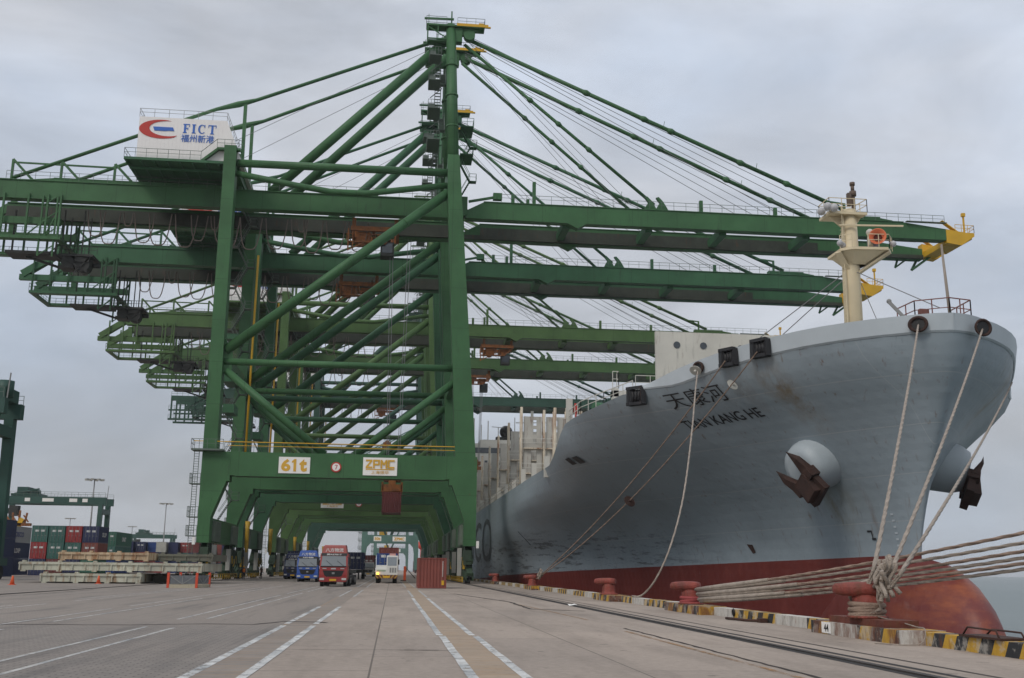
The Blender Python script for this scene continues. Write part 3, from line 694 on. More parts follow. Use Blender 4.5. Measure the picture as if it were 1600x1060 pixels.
        # apex platform with yellow beam on each mast head
        mb = MB().box(2.2, 10.3, y-.85, y+.85, 75.5, 75.75).prism([(7.0, 74.4), (9.9, 75.49), (7.0, 75.49)], 'Y', y-.3, y+.3).box(5.2, 7.2, y-.5, y+.5, 73.4, 75.49).bar((2.4, y-.8, 75.4), (2.4, y-.8, 73.4), .16).bar((2.4, y+.8, 75.4), (2.4, y+.8, 73.4), .16).bar((2.4, y-.8, 73.5), (5.3, y-.8, 73.5), .16).bar((2.4, y-.8, 75.3), (5.3, y-.8, 73.5), .12).box(2.4, 5.2, y-.7, y+.7, 73.2, 73.4).bar((3.8, y-.8, 75.4), (3.8, y-.8, 73.4), .12).tube([(5.7, y, 76.5), (5.7, y, 78.2)], .1, 6).tube([(2.5, y, 75.7), (2.5, y, 77.6)], .04, 5).cyl((8.2, y, 74.6), (0,1,0), .8, .9, 14).bar((1.9, y, 76.9), (6, y, 77.0), .25)
        B(mb, 'apex_platform')
        mb = MB().rail([(6.5, y-.85, 75.75), (10.3, y-.85, 75.75), (10.3, y+.85, 75.75), (2.2, y+.85, 75.75), (2.2, y-.85, 75.75), (5, y-.85, 75.75)], 1.1, 1.2, .05)
        B(mb, 'apex_railing', RAILM)
        B(MB().box(6.4, 10.8, y-.9, y-.86, 75.6, 76.0).bar((7, y, 76.15), (11.2, y, 76.05), .22).box(9.5, 10.2, y-.3, y+.3, 76.0, 76.5), 'lifting_beam', YEL)
    # cross ties between the booms, and the yellow boom tip
    for xt in (22, 33.5, 44, 56): B(MB().box(xt-.5, xt+.5, -2.88, 2.88, 47.2, 48.3), 'boom_tie', GREEN2)
    mb = MB()
    for y in (-3.5, 3.5):
        mb.prism([(76.02, 47.3), (76.02, 49.3), (78.9, 48.9), (80.2, 48.9), (80.2, 48.4), (78.2, 47.0)], 'Y', y-.62, y+.62)
        mb.bar((75.6, y-.2, 50.6), (78.0, y-.2, 48.9), .7, .12); 
    mb.box(76.1, 78.0, -2.87, 2.87, 47.2, 48.0)
    B(mb, 'boom_tip', YEL)
    mb = MB().rail([(77.4, -4.1, 48.95), (80.2, -4.1, 48.9), (80.2, 4.1, 48.9)], 1.1, 1.1, .06).bar((78.8, -4, 48.9), (78.8, -4, 51.3), .2).box(78.55, 79.05, -4.2, -3.8, 51.3, 51.8).box(79.3, 80.1, -3.6, 3.6, 48.1, 48.35)
    B(mb, 'tip_railing', YEL)
    # under-boom maintenance bracket at the tip
    B(MB().bar((75.7, 3.6, 47.5), (74.5, 3.6, 45.4), .3).bar((74.5, 3.6, 45.4), (77.0, 2.6, 47.3), .3).bar((72.6, 3.6, 47.4), (72.0, 3.6, 45.7), .25).bar((72.0, 3.6, 45.7), (74.3, 3.4, 47.4), .25), 'tip_bracket', GREEN2)
    # --- mast stair tower and landings
    mb = stair_tower(MB(), 4.45, 0.6, 54.2, 74.8, 1.3, 1.0, 6, .3)
    B(mb, 'mast_stair', RAILM)
    for z in (57.4, 62.2, 66.6, 70.6):
        mb = MB(); mb.box(2.7, 4.3, -4.6-(76-z)*.15, -2.6, z-.1, z); mb.rail([(2.7, -2.6, z), (2.7, -4.6-(76-z)*.15, z), (4.3, -4.6-(76-z)*.15, z)], 1.1, .4, .05)
        mb.box(2.75, 3.6, -4.5-(76-z)*.15, -4.44-(76-z)*.15, z+.05, z+.55); mb.bar((3.0, -3.4, z-1.6), (4.6, -3.4, z-.1), .1)
        B(mb, 'mast_landing', RAILM)
    for z in (56.5, 60.5):
        mb = MB(); mb.box(7.2, 9.0, -5, -1, z-.12, z); mb.rail([(9.0, -1, z), (9.0, -5, z), (7.2, -5, z)], 1.1, .9, .05)
        if z < 57: xstair(mb, 8.0, -3.4, 50.6, 60.4, 1.3, .8, 4)
        B(mb, 'mast_landing', GREEN2)
    # --- machinery house
    mb = MB()
    y0, y1 = -8.9, 6.2
    mb.prism([(-33.9, 51.85), (-20.7, 51.85), (-23.0, 57.6), (-33.9, 57.6)], 'Y', y0, y1)
    for k in range(23): mb.box(-33.85+k*.47, -33.83+k*.47, y0-.02, y0, 51.9, 57.5)
    h = B(mb, 'machinery_house', WHITE)
    MB().rail([(-33.9, y1, 57.6), (-33.9, y0, 57.6), (-23.0, y0, 57.6), (-23.0, y1, 57.6)], 1.1, 1.8, .05).build('roof_railing', STEEL, h, OFF)
    mb = MB().box(-35.2, -21.5, y0-.7, y1+.4, 51.5, 51.84)
    for k in range(9): mb.box(-34.9+k*1.6, -34.7+k*1.6, y0-.5, y1+.2, 51.3, 51.49)
    for yy in (-7.5, -3.5, 0, 3.5): mb.box(-34.9, -21.6, yy-.15, yy+.15, 51.0, 51.29)
    B(mb, 'house_platform', GREEN2)
    mb = MB().rail([(-35.2, y1, 51.84), (-35.2, y0-.65, 51.84), (-25.8, y0-.65, 51.84)], 1.2, 1.35, .05)
    mb.rail([(-23.9, y0-.65, 53.7), (-21.2, y0-.65, 53.7), (-20.6, y0, 53.7)], 1.1, .9, .05)
    mb.bar((-25.8, y0-.65, 53.0), (-23.9, y0-.65, 54.8), .06)
    B(mb, 'house_railing', RAILM)
    mb = MB().bar((-25.8, y0-.4, 51.7), (-23.8, y0-.4, 53.5), .55, .3).box(-23.9, -21.0, y0-.7, y0-.05, 53.4, 53.7).box(-22.95, -22.6, y0-.1, y0-.04, 52.3, 53.4)
    B(mb, 'house_stair')
    # sign on the house wall: crescent, bar and lettering
    def H(px, py): return (-34+(px-215)*.0793, 57.4-(py-180)*.0817)
    pts = []
    for k in range(25):
        a = radians(74+k*(306-74)/24); pts.append(H(252+35*cos(a), 197.3-15.6*sin(a)))
    for k in range(25):
        a = radians(301-k*(301-80)/24); pts.append(H(262+29*cos(a)+(0), 196.0-12.6*sin(a)))
    mb = MB(); n = 25
    for k in range(n-1):
        a, b, c, d = pts[k], pts[k+1], pts[2*n-2-k], pts[2*n-1-k]
        mb.add([(p[0], y0-.05, p[1]) for p in (a, b, c, d)], [(0,1,2,3)])
    mb.build('crescent_logo', REDP, h, OFF)
    q = [H(238.5, 193.6), H(269.5, 193.6), H(272, 199.5), H(264, 199.2), H(258, 200), H(241, 200)]
    MB().prism(q, 'Y', y0-.07, y0-.03).build('bar_logo', BLUP, h, OFF)
    a, b = H(285.5, 186.5), H(337.5, 201.5)
    serif_fict(a[0], b[1], b[0]-a[0], a[1]-b[1], y0-.06).build('lettering', BLUP, h, OFF)
    a, b = H(283.5, 203.8), H(335, 216.5)
    place_text('福州新港', b[0]-a[0], a[1]-b[1], 'lettering', BLUP, h, ((a[0]+b[0])/2, y0-.06, (a[1]+b[1])/2), OFF, bold=.006)
    # --- rear hanging walkway with the cable reel below
    mb = MB()
    mb.box(-54.5, -41.5, -4.6, -3.4, 42.1, 42.5); mb.box(-54.5, -41.5, 3.4, 4.6, 42.1, 42.5)
    for xp in (-54.2, -51.6, -49.0, -46.0, -43.6, -42.0):
        for y in (-4.3, 4.3): mb.bar((xp, y, 42.3), (xp, y, 48.2), .24)
    for y in (-4.3, 4.3):
        mb.bar((-46, y, 42.5), (-43.6, y, 44.8), .14); mb.bar((-43.6, y, 42.5), (-42, y, 46.5), .14)
        mb.bar((-44.2, y, 39.9), (-44.2, y, 48), .2); mb.bar((-42.4, y, 39.9), (-42.4, y, 48), .2)
        for k in range(4): mb.bar((-44.2, y, 40+k*2.2), (-42.4, y, 41.4+k*2.2), .12)
    mb.rail([(-41.5, -4.6, 42.5), (-54.5, -4.6, 42.5), (-54.5, 4.6, 42.5), (-41.5, 4.6, 42.5)], 1.1, 1.2, .05)
    mb.box(-54.5, -53.8, -3.4, 3.4, 42.1, 42.4); mb.box(-42.2, -41.5, -3.4, 3.4, 42.1, 42.4)
    mb.v = [(x-1.9, y, z) for x, y, z in mb.v]; B(mb, 'maintenance_walkway')
    mb = MB().box(-49.2, -43, -1.6, 1.6, 41.0, 41.35).bar((-47, 0, 41), (-42.5, 0, 39.6), .3)
    for xp in (-48.9, -43.4): mb.bar((xp, 0, 41.3), (xp, 0, 47.3), .2)
    mb.v = [(x-1.9, y, z) for x, y, z in mb.v]; B(mb, 'lower_platform', DARK)
    mb = MB().box(-42.3, -38.0, -2.2, 1, 40.7, 41.0).cyl((-41.2, -.8, 40.0), (0,1,0), .8, 2.2, 14).cyl((-39.4, -1.0, 39.7), (0,1,0), .95, 1.7, 16).box(-42.2, -40.4, -1.8, .4, 39.2, 39.6).box(-40.3, -38.5, -2.0, -.2, 40.0, 40.69).bar((-42.4, -1.9, 40.9), (-38.6, -1.9, 38.7), .2).bar((-38.2, -1.9, 40.9), (-40.2, -1.9, 38.6), .2).cyl((-38.3, .4, 40.2), (1,0,0), .35, 1.2, 10)
    for xp in (-42, -39.5): mb.bar((xp, -2, 41), (xp, -2, 46.9), .14); mb.bar((xp, 1, 41), (xp, 1, 46.9), .14)
    mb.rail([(-42.2, -2.2, 41), (-37.5, -2.2, 41)], 1.0, .8, .06)
    mb.v = [(x-1.9, y, z) for x, y, z in mb.v]; B(mb, 'cable_winch', DARK)
    # festoon loops below the near girder
    mb = MB(); rr = random.Random(3)
    x = -41.0
    while x < -6.5:
        wd = rr.choice((1.2, 2.2, 2.6, 2.9)); dp = min(4.6, wd*1.65)*rr.uniform(.8, 1.05)
        mb.tube([(x+wd*t, -2.3, 46.9-dp*(1-(2*t-1)**4)) for t in [i/12 for i in range(13)]], .08, 5, False)
        x += wd*rr.choice((.35, .7, 1.0, 1.15))
    B(mb, 'festoon_cable', CABLE)
    # catwalk under the girder and dark trolley track
    # --- access ladder up the outer side of the landside leg, stair inside the leg pair
    mb = MB()
    for z in (5.2, 7.4, 11.3): 
        mb.box(-24.2, -22.95, -9.75+.1, -9.75+1.7, z-.1, z); mb.rail([(-22.95, -9.75+.1, z), (-24.2, -9.75+.1, z), (-24.2, -9.75+1.7, z)], 1.15, .6, .05)
    for dx in (-23.9, -23.35): mb.bar((dx, -9.75+.5, .5), (dx, -9.75+.5, 15.2), .07)
    for k in range(48): mb.bar((-23.9, -9.75+.5, .7+k*.3), (-23.35, -9.75+.5, .7+k*.3), .045)
    B(mb, 'access_ladder', RAILM)
    mb = MB(); xstair(mb, -21.5, 0.8, 7.5, 15, 1.5, .9, 3); xstair(mb, -21.6, 2.2, 15.2, 50, 1.5, .9, 12)
    B(mb, 'leg_stair', RAILM)
    for q in ((-22.5, -20.6, -2, 3, 24.9, 26.0), (-22.4, -20.8, -2, 3, 30.5, 31.2), (-22.3, -20.9, -1.2, 2.4, 21.0, 22.1)): B(MB().box(*q), 'leg_platform', GREEN2)
    # floodlights under the sill ends
    for x_ in (-23.3, 9.95): B(MB().box(x_, x_+.32, -9.75-.3, -9.75+.1, 4.15, 5.0), 'flood_lamp', WHITE2)
    return r

def make_trolley(par, xt, load_z=None, xl=None):
    mb = MB()
    for yy in (-2.6, 2.6): mb.box(xt-3.4, xt+3.0, yy-.2, yy+.2, 45.7, 46.3)
    for xx in (xt-3.2, xt-.4, xt+2.8): mb.box(xx-.2, xx+.2, -2.39, 2.39, 45.75, 46.25)
    mb.box(xt-2.6, xt-.8, -2.2, -.4, 44.4, 45.7).box(xt+.2, xt+1.9, -1.6, 1.4, 44.9, 45.7).box(xt-2.9, xt-1.6, .2, 2.0, 44.8, 45.7)
    mb.cyl((xt-1.9, -2.3, 44.2), (0,1,0), .55, .3, 12).cyl((xt+1.0, -1.8, 44.6), (0,1,0), .5, .4, 12)
    mb.box(xt-3.8, xt+1.0, -2.7, -1.7, 44.1, 44.25)
    mb.bar((xt-3.7, -2.6, 42.9), (xt-3.7, -2.6, 46), .18).bar((xt-3.1, -2.6, 43.1), (xt-3.1, -2.6, 46), .14).bar((xt-3.7, -2.6, 43.0), (xt-1.6, -2.6, 44.1), .14).bar((xt+1.0, -2.6, 44.1), (xt+2.8, -2.5, 45.7), .16)
    mb.rail([(xt-3.9, -2.7, 44.25), (xt+1.0, -2.7, 44.25)], 1.0, .8, .07)
    for xx in (xt-3, xt+2.6):
        for yy in (-2.5, 2.5): mb.box(xx-.25, xx+.25, yy-.12, yy+.12, 46.3, 47.5)
    tr = mb.build('trolley', ORG, par, OFF)
    MB().box(xt+.6, xt+2.4, -1.9, .2, 42.6, 44.49).build('operator_cab', DARK, tr, OFF)
    MB().box(xt+.8, xt+2.2, -1.95, -1.91, 43.0, 44.3).build('cab_window', GLASS, tr, OFF)
    if load_z is not None:
        mb = MB()
        for dx in (-1.4, -1.0, 1.0, 1.4):
            for dy in (-1.2, 1.2): mb.tube([(xl+dx, dy, 45.2), (xl+dx*.55, dy, load_z+2.2)], .04, 4, False)
        mb.build('hoist_rope', WIRE, tr, OFF)
        mb = MB().box(xl-1.1, xl+1.1, -1.4, 1.4, load_z+1.5, load_z+2.2).cyl((xl, -.8, load_z+2.3), (0,1,0), .55, .5, 12).cyl((xl, .8, load_z+2.3), (0,1,0), .55, .5, 12)
        mb.box(xl-.45, xl+.45, -3.0, 3.0, load_z+.9, load_z+1.45)
        for e in (-1, 1):
            mb.box(xl-1.22, xl+1.22, min(e*2.6, e*3.05), max(e*2.6, e*3.05), load_z+.05, load_z+.9)
            for f in (-1, 1): mb.box(xl+f*1.22-.12, xl+f*1.22+.12, min(e*2.7, e*3.05), max(e*2.7, e*3.05), load_z-.05, load_z+1.2)
        mb.build('spreader', ORG, tr, OFF)
    return tr
def stroke_zpmc(x, z, w, h, y):
    mb = MB(); lw = w/4.45; t = h*.2; k = [0]
    def S(i, a, b):
        k[0] += 1; o = .004*k[0]; p = [Vector((x+i*lw*1.15+q[0]*lw, y-o, z+q[1]*h)) for q in (a, b)]; mb.bar(p[0], p[1], .02, t, up=(0, 0, 1)) if abs(a[1]-b[1]) < .01 else mb.bar(p[0], p[1], .02, t, up=(1, 0, 0))
    S(0, (0,.9), (1,.9)); S(0, (.88,.86), (.12,.14)); S(0, (0,.1), (1,.1))
    S(1, (.1,0), (.1,1)); S(1, (.05,.9), (.95,.9)); S(1, (.05,.45), (.95,.45)); S(1, (.88,.4), (.88,1))
    S(2, (.1,0), (.1,1)); S(2, (.9,0), (.9,1)); S(2, (.1,.95), (.5,.4)); S(2, (.9,.95), (.5,.4))
    S(3, (.1,0), (.1,1)); S(3, (.05,.9), (1,.9)); S(3, (.05,.1), (1,.1))
    return mb
def portal_sign(par, x0, x1, z0, z1, body, yf, sub=None):
    s = MB().box(x0, x1, yf-.1, yf-.02, z0, z1).build('sign_board', WHITE2, par, OFF)
    cx, cz, w_, h_ = (x0+x1)/2, (z0+z1)/2, x1-x0, z1-z0
    if sub:
        stroke_zpmc(cx-w_*.42, cz-h_*.1, w_*.84, h_*.48, yf-.13).build('lettering', AMB, s, OFF)
        MB().box(cx-w_*.42, cx+w_*.42, yf-.13, yf-.101, cz-h_*.19, cz-h_*.135).build('lettering_bar', AMB, s, OFF)
        place_text(sub, w_*.52, h_*.19, 'lettering', AMB, s, (cx, yf-.13, cz-h_*.33), OFF, bold=.0)
    elif body == '61t':
        hh = h_*.76
        place_text('6', w_*.30, hh, 'lettering', AMB, s, (cx-w_*.27, yf-.13, cz), OFF, bold=.04)
        place_text('t', w_*.24, hh*1.02, 'lettering', AMB, s, (cx+w_*.28, yf-.13, cz), OFF, bold=.05)
        MB().prism([(cx-.10, cz-hh/2), (cx+.22, cz-hh/2), (cx+.22, cz+hh/2), (cx-.02, cz+hh/2), (cx-.3, cz+hh*.32), (cx-.3, cz+hh*.18), (cx-.10, cz+hh*.24)], 'Y', yf-.13, yf-.101).build('lettering', AMB, s, OFF)
    else:
        if body == 'ZPMC' and False: pass
        place_text(body, w_*.82, h_*.76, 'lettering', AMB, s, (cx, yf-.13, cz), OFF, bold=.05)
    return s
def round_sign(par, cx, cz, num, yf):
    s = MB().cyl((cx, yf-.06, cz), (0,1,0), .62, .08, 24).build('number_disc', REDP, par, OFF)
    MB().cyl((cx, yf-.11, cz), (0,1,0), .46, .03, 24).build('disc_face', WHITE2, s, OFF)
    MB().prism([(cx-.17, cz+.27), (cx+.17, cz+.27), (cx+.17, cz+.20), (cx-.01, cz-.28), (cx-.10, cz-.28), (cx+.08, cz+.19), (cx-.17, cz+.19)], 'Y', yf-.15, yf-.126).build('number', REDP, s, OFF) if num == '7' else place_text(num, .3, .56, 'number', REDP, s, (cx, yf-.15, cz), OFF)
    return s

GRP = 'ship to shore gantry cranes along the quay'
proto = make_crane()
tints = [None, {'crane_green_paint': GREEN2}, {'crane_green_paint': GREEN3, 'crane_deep_green_paint': GREEN3}, {'crane_green_paint': GREEN4, 'crane_deep_green_paint': GREEN4},
         {'crane_green_paint': GREEN5, 'crane_deep_green_paint': GREEN5}]
YC = [138.75, 167.2, 211.5, 246.0, 302.0]
LBL = ['tall green gantry crane nearest the viewer, carrying the white house with red crescent',
       'deep green gantry crane standing directly behind the crane with the 61t board',
       'yellowish olive green gantry crane, third back, between the deep green and leaf green ones',
       'leaf green gantry crane just beyond the olive green one, trolley out over the ship',
       'dull blue green gantry crane, farthest of the five tall cranes in the row']
cranes = [proto]
for i in range(1, 5): cranes.append(copy_tree(proto, None, tints[i]))
for i, c in enumerate(cranes):
    c.location = (CX, YC[i], 0); tag(c, LBL[i], 'gantry crane', GRP)
make_trolley(cranes[0], -3.6, 11.2, -.35)
make_trolley(cranes[1], -6.6)
make_trolley(cranes[2], 20, None)
make_trolley(cranes[3], 18.5, 24, 18.5)
make_trolley(cranes[4], -2.6, 34.5, -2.6)
mb = MB()
for y in (-3.5, 3.5):
    mb.box(-62.5, -50.2, y-.3, y+.3, 46.6, 48.0); mb.box(-63, -50, y-.25, y+.25, 43.8, 44.2); mb.box(-63, -50, y-.3, y+.3, 41.2, 41.7)
    for k in range(6): mb.bar((-62.3+k*2.4, y, 41.5), (-62.3+k*2.4, y, 47.9), .4)
    mb.rail([(-63, y, 44.2), (-50, y, 44.2)], 1.1, 1.6, .07); mb.rail([(-63, y, 41.7), (-50, y, 41.7)], 1.1, 1.6, .07); mb.rail([(-62.5, y, 48), (-52, y, 48)], 1.1, 1.6, .07)
mb.build('rear_frame', GREEN5, cranes[4], OFF)
yf = -9.75
portal_sign(cranes[0], -13.9, -10.2, 12.65, 14.6, '61t', yf)
round_sign(cranes[0], -7.1, 13.5, '7', yf)
portal_sign(cranes[0], -3.9, .2, 12.6, 14.75, 'ZPMC', yf, '上海振华')
portal_sign(cranes[2], -13.6, -9.4, 12.6, 14.4, 'ZPMC', yf, '上海振华')
round_sign(cranes[2], -6.6, 13.5, '5', yf)
portal_sign(cranes[2], -2.2, 1.2, 12.7, 14.4, '61t', yf)

# ---- the smaller, older cranes far down the quay (22 m gauge)
def make_old_crane():
    g = mat('faded_sea_green_paint', (.075, .155, .125), .55, var=.15, scale=.3, dirt=.25)
    xl, xr = -13.3, 10.9
    r = empty('old_gantry_crane', (-1.2, 0, 0)); of = (-1.2, 0, 0)
    B = lambda mb, n, m=g, p=None: mb.build(n, m, p or r, of)
    for sy in (-1, 1):
        y = sy*8
        for xo, s in ((xl, 1), (xr, -1)):
            mb = MB().prism([(xo, 1.4), (xo+s*1.5, 1.4), (xo+s*1.6, 8.5), (xo+s*2.0, 11.0), (xo+s*3.4, 12.6), (xo+s*3.4, 15.8), (xo, 15.8)], 'Y', y-.8, y+.8)
            mb.taper((xo+s*1.1, y, 15.8), (xo+s*1.1, y, 46), (2.0, 1.6), (1.5, 1.4)); B(mb, 'leg')
        B(MB().box(xl+3.42, xr-3.42, y-.8, y+.8, 12.6, 15.8), 'portal_beam')
        for a, b in (((xl+1.5, y, 34), (-3, y, 15.8)), ((xr-1.5, y, 40), (-1, y, 15.8)), ((xl+1, y, 35), (xr-1, y, 35))): B(MB().tube([a, b], .5, 10), 'brace_tube')
        yy = sy*3.2
        B(MB().box(-38, xr-3, yy-.6, yy+.6, 38, 40.5), 'main_girder'); B(MB().box(xr-2.9, 52, yy-.6, yy+.6, 38, 40.2), 'boom_girder')
        B(MB().bar((8.5, yy, 63), (50, yy, 40.3), .45), 'fore_stay'); B(MB().bar((8.5, yy, 63), (-34, yy, 40.6), .45), 'back_stay'); B(MB().bar((9.8, sy*7, 46), (8.5, yy, 64), .9), 'mast')
        mb = MB()
        for k in range(5): mb.box(xl-1.5, xl, y-.8, y+.6, 3+k*3.4, 3.15+k*3.4); mb.rail([(xl, y-.8, 3.15+k*3.4), (xl-1.5, y-.8, 3.15+k*3.4), (xl-1.5, y+.6, 3.15+k*3.4)], 1.1, .7, .08)
        mb.bar((xl-.8, y-.5, .3), (xl-.8, y-.5, 17), .1); mb.bar((xl-1.3, y-.5, .3), (xl-1.3, y-.5, 17), .1)
        B(mb, 'access_ladder', RAILM)
        B(MB().rail([(xl, y-.7, 15.8), (xr, y-.7, 15.8)], 1.1, 2, .07), 'walkway', RAILM)
    for xo in (xl+.1, xr-1.5):
        B(MB().box(xo, xo+1.4, -7.19, 7.19, 3.2, 5.2), 'sill_beam')
        for yc in (-7, 7):
            b = B(MB().prism([(yc-3.4, .7), (yc-3.4, 1.39), (yc+3.4, 1.39), (yc+3.4, .7)], 'X', xo+.2, xo+1.2), 'bogie', DARK)
            for k in range(4): MB().cyl((xo+.7, yc-2.6+k*1.73, .36), (1,0,0), .36, .3, 10).build('wheel', DARK, b, of)
    B(MB().box(xl, xl+1.4, -7, 7, 36, 38), 'cross_beam'); B(MB().box(xr-1.9, xr-.5, -7, 7, 40.6, 43), 'cross_beam')
    B(MB().box(-26, -15, -5, 5, 41.5, 46.5), 'machinery_house', WHITE)
    B(MB().box(-6, -2.6, -4, -2, 15.9, 17.8), 'control_cabinet', YEL)
    for x0, x1, t in ((-8.2, -5.0, '50t'), (-.2, 5.4, 'ZPMC')):
        s = B(MB().box(x0, x1, -8.9, -8.82, 13.2, 15.2), 'sign_board', WHITE2)
        place_text(t, (x1-x0)*.8, 1.3, 'lettering', AMB, s, ((x0+x1)/2, -8.95, 14.2), of, bold=.05)
    return r
oc = make_old_crane()
oc.location = (-1.2, 471, 0); tag(oc, 'faded sea green crane with 50t board, framed through the portals of the tall cranes', 'gantry crane', 'older cranes far down the quay')
oc2 = copy_tree(oc); oc2.location = (-1.2, 760, 0); tag(oc2, 'pale hazy crane farthest down the quay, seen under the 50t crane', 'gantry crane', 'older cranes far down the quay')
# ---------------------------------------------------------------- container ship moored at the quay
XC=33.4
# level: (z, stemY, [(s,hb)...])
LV=[
(-14,70,[(0,0),(10,1.6),(25,5.5),(45,11),(65,15.5),(90,18.6),(115,19.6),(300,19.6)]),
(-6,67,[(0,0),(2,.8),(10,2.7),(20,5.4),(30,8.0),(40,10.6),(60,15.2),(80,18.4),(105,19.9),(300,19.9)]),
(0,66.5,[(0,0),(2,.85),(5,1.6),(10,2.9),(20,5.7),(30,8.4),(40,11.1),(60,15.7),(80,18.8),(105,20),(300,20)]),
(3,66.3,[(0,0),(2,.9),(5,1.7),(10,3.1),(20,6.0),(30,8.9),(40,11.7),(60,16.3),(80,19.2),(100,20),(300,20)]),
(6,65.3,[(0,0),(2,1.15),(5,2.2),(10,4.0),(20,7.4),(30,10.9),(40,14),(55,17.6),(70,19.6),(90,20),(300,20)]),
(9,63.7,[(0,0),(2,1.7),(5,3.4),(10,5.8),(20,10.4),(27,14.4),(34,17.6),(42,19.4),(55,20),(300,20)]),
(12,62.2,[(0,0),(2,2.5),(5,4.9),(10,8.0),(15,10.9),(20,14.2),(25,18.2),(29,19.6),(34,20),(300,20)]),
(15,60.6,[(0,0),(1,2.3),(3,4.9),(5,6.8),(10,10.2),(15,13.1),(18,15.2),(21,17.6),(24.5,19.4),(29,20),(300,20)]),
(17.5,60,[(0,0),(1,2.6),(3,5.4),(5,7.4),(10,10.7),(15,13.5),(18,15.4),(21.5,17.8),(25,19.5),(29.5,20),(300,20)]),
]
def pchip(P,x):
    n=len(P)
    if x<=P[0][0]: return P[0][1]
    if x>=P[-1][0]: return P[-1][1]
    h=[P[i+1][0]-P[i][0] for i in range(n-1)];d=[(P[i+1][1]-P[i][1])/h[i] for i in range(n-1)]
    def m(i):
        if i==0: return d[0]*1.3 if d[0]>0 else 0
        if i==n-1: return d[-1]
        if d[i-1]*d[i]<=0: return 0
        w1=2*h[i]+h[i-1];w2=h[i]+2*h[i-1]
        return (w1+w2)/(w1/d[i-1]+w2/d[i])
    for i in range(n-1):
        if x<=P[i+1][0]:
            t=(x-P[i][0])/h[i]
            a,b=m(i),m(i+1)
            return ((2*t**3-3*t*t+1)*P[i][1]+(t**3-2*t*t+t)*h[i]*a+(-2*t**3+3*t*t)*P[i+1][1]+(t**3-t*t)*h[i]*b)
def hb_s(s,z):
    if s<1.3: return hb_s(1.3,z)*(max(0,s)/1.3)**.55
    return .97*max(0,pchip([(L[0],pchip(L[2],s-.2)) for L in LV],z))
def stem(z): return pchip([(L[0],L[1]-1.0) for L in LV],z)
def hb(y,z):
    s=y-stem(z)
    return hb_s(s,z) if s>0 else 0
TOP=[(60,17.2),(65,17.1),(70,16.8),(74,16.35),(77.5,15.5),(81.5,14.55),(84.5,14.1),(88.3,13.75),(90.5,13.1),(93,12),(96,11.25),(100,11.1),(340,11.1)]
def top(y): return pchip(TOP,y)
SO = (XC, 180.0, -4.0)
def hbp(y, z):
    s = y-stem(z)
    if s <= 0: return 0
    return hb_s(s if s < 18 else 18+(s-18)*.55, z) if s < 60 else hb_s(s, z)
def hullpt(y, z, out=0.0):
    """point on the quay side of the hull, pushed out along its normal"""
    p = Vector((XC-hb(y, z), y, z))
    a = Vector((XC-hb(y+.2, z), y+.2, z))-p; b = Vector((XC-hb(y, z+.2), y, z+.2))-p
    n = a.cross(b).normalized()
    if n.x > 0: n = -n
    return p+n*out, n
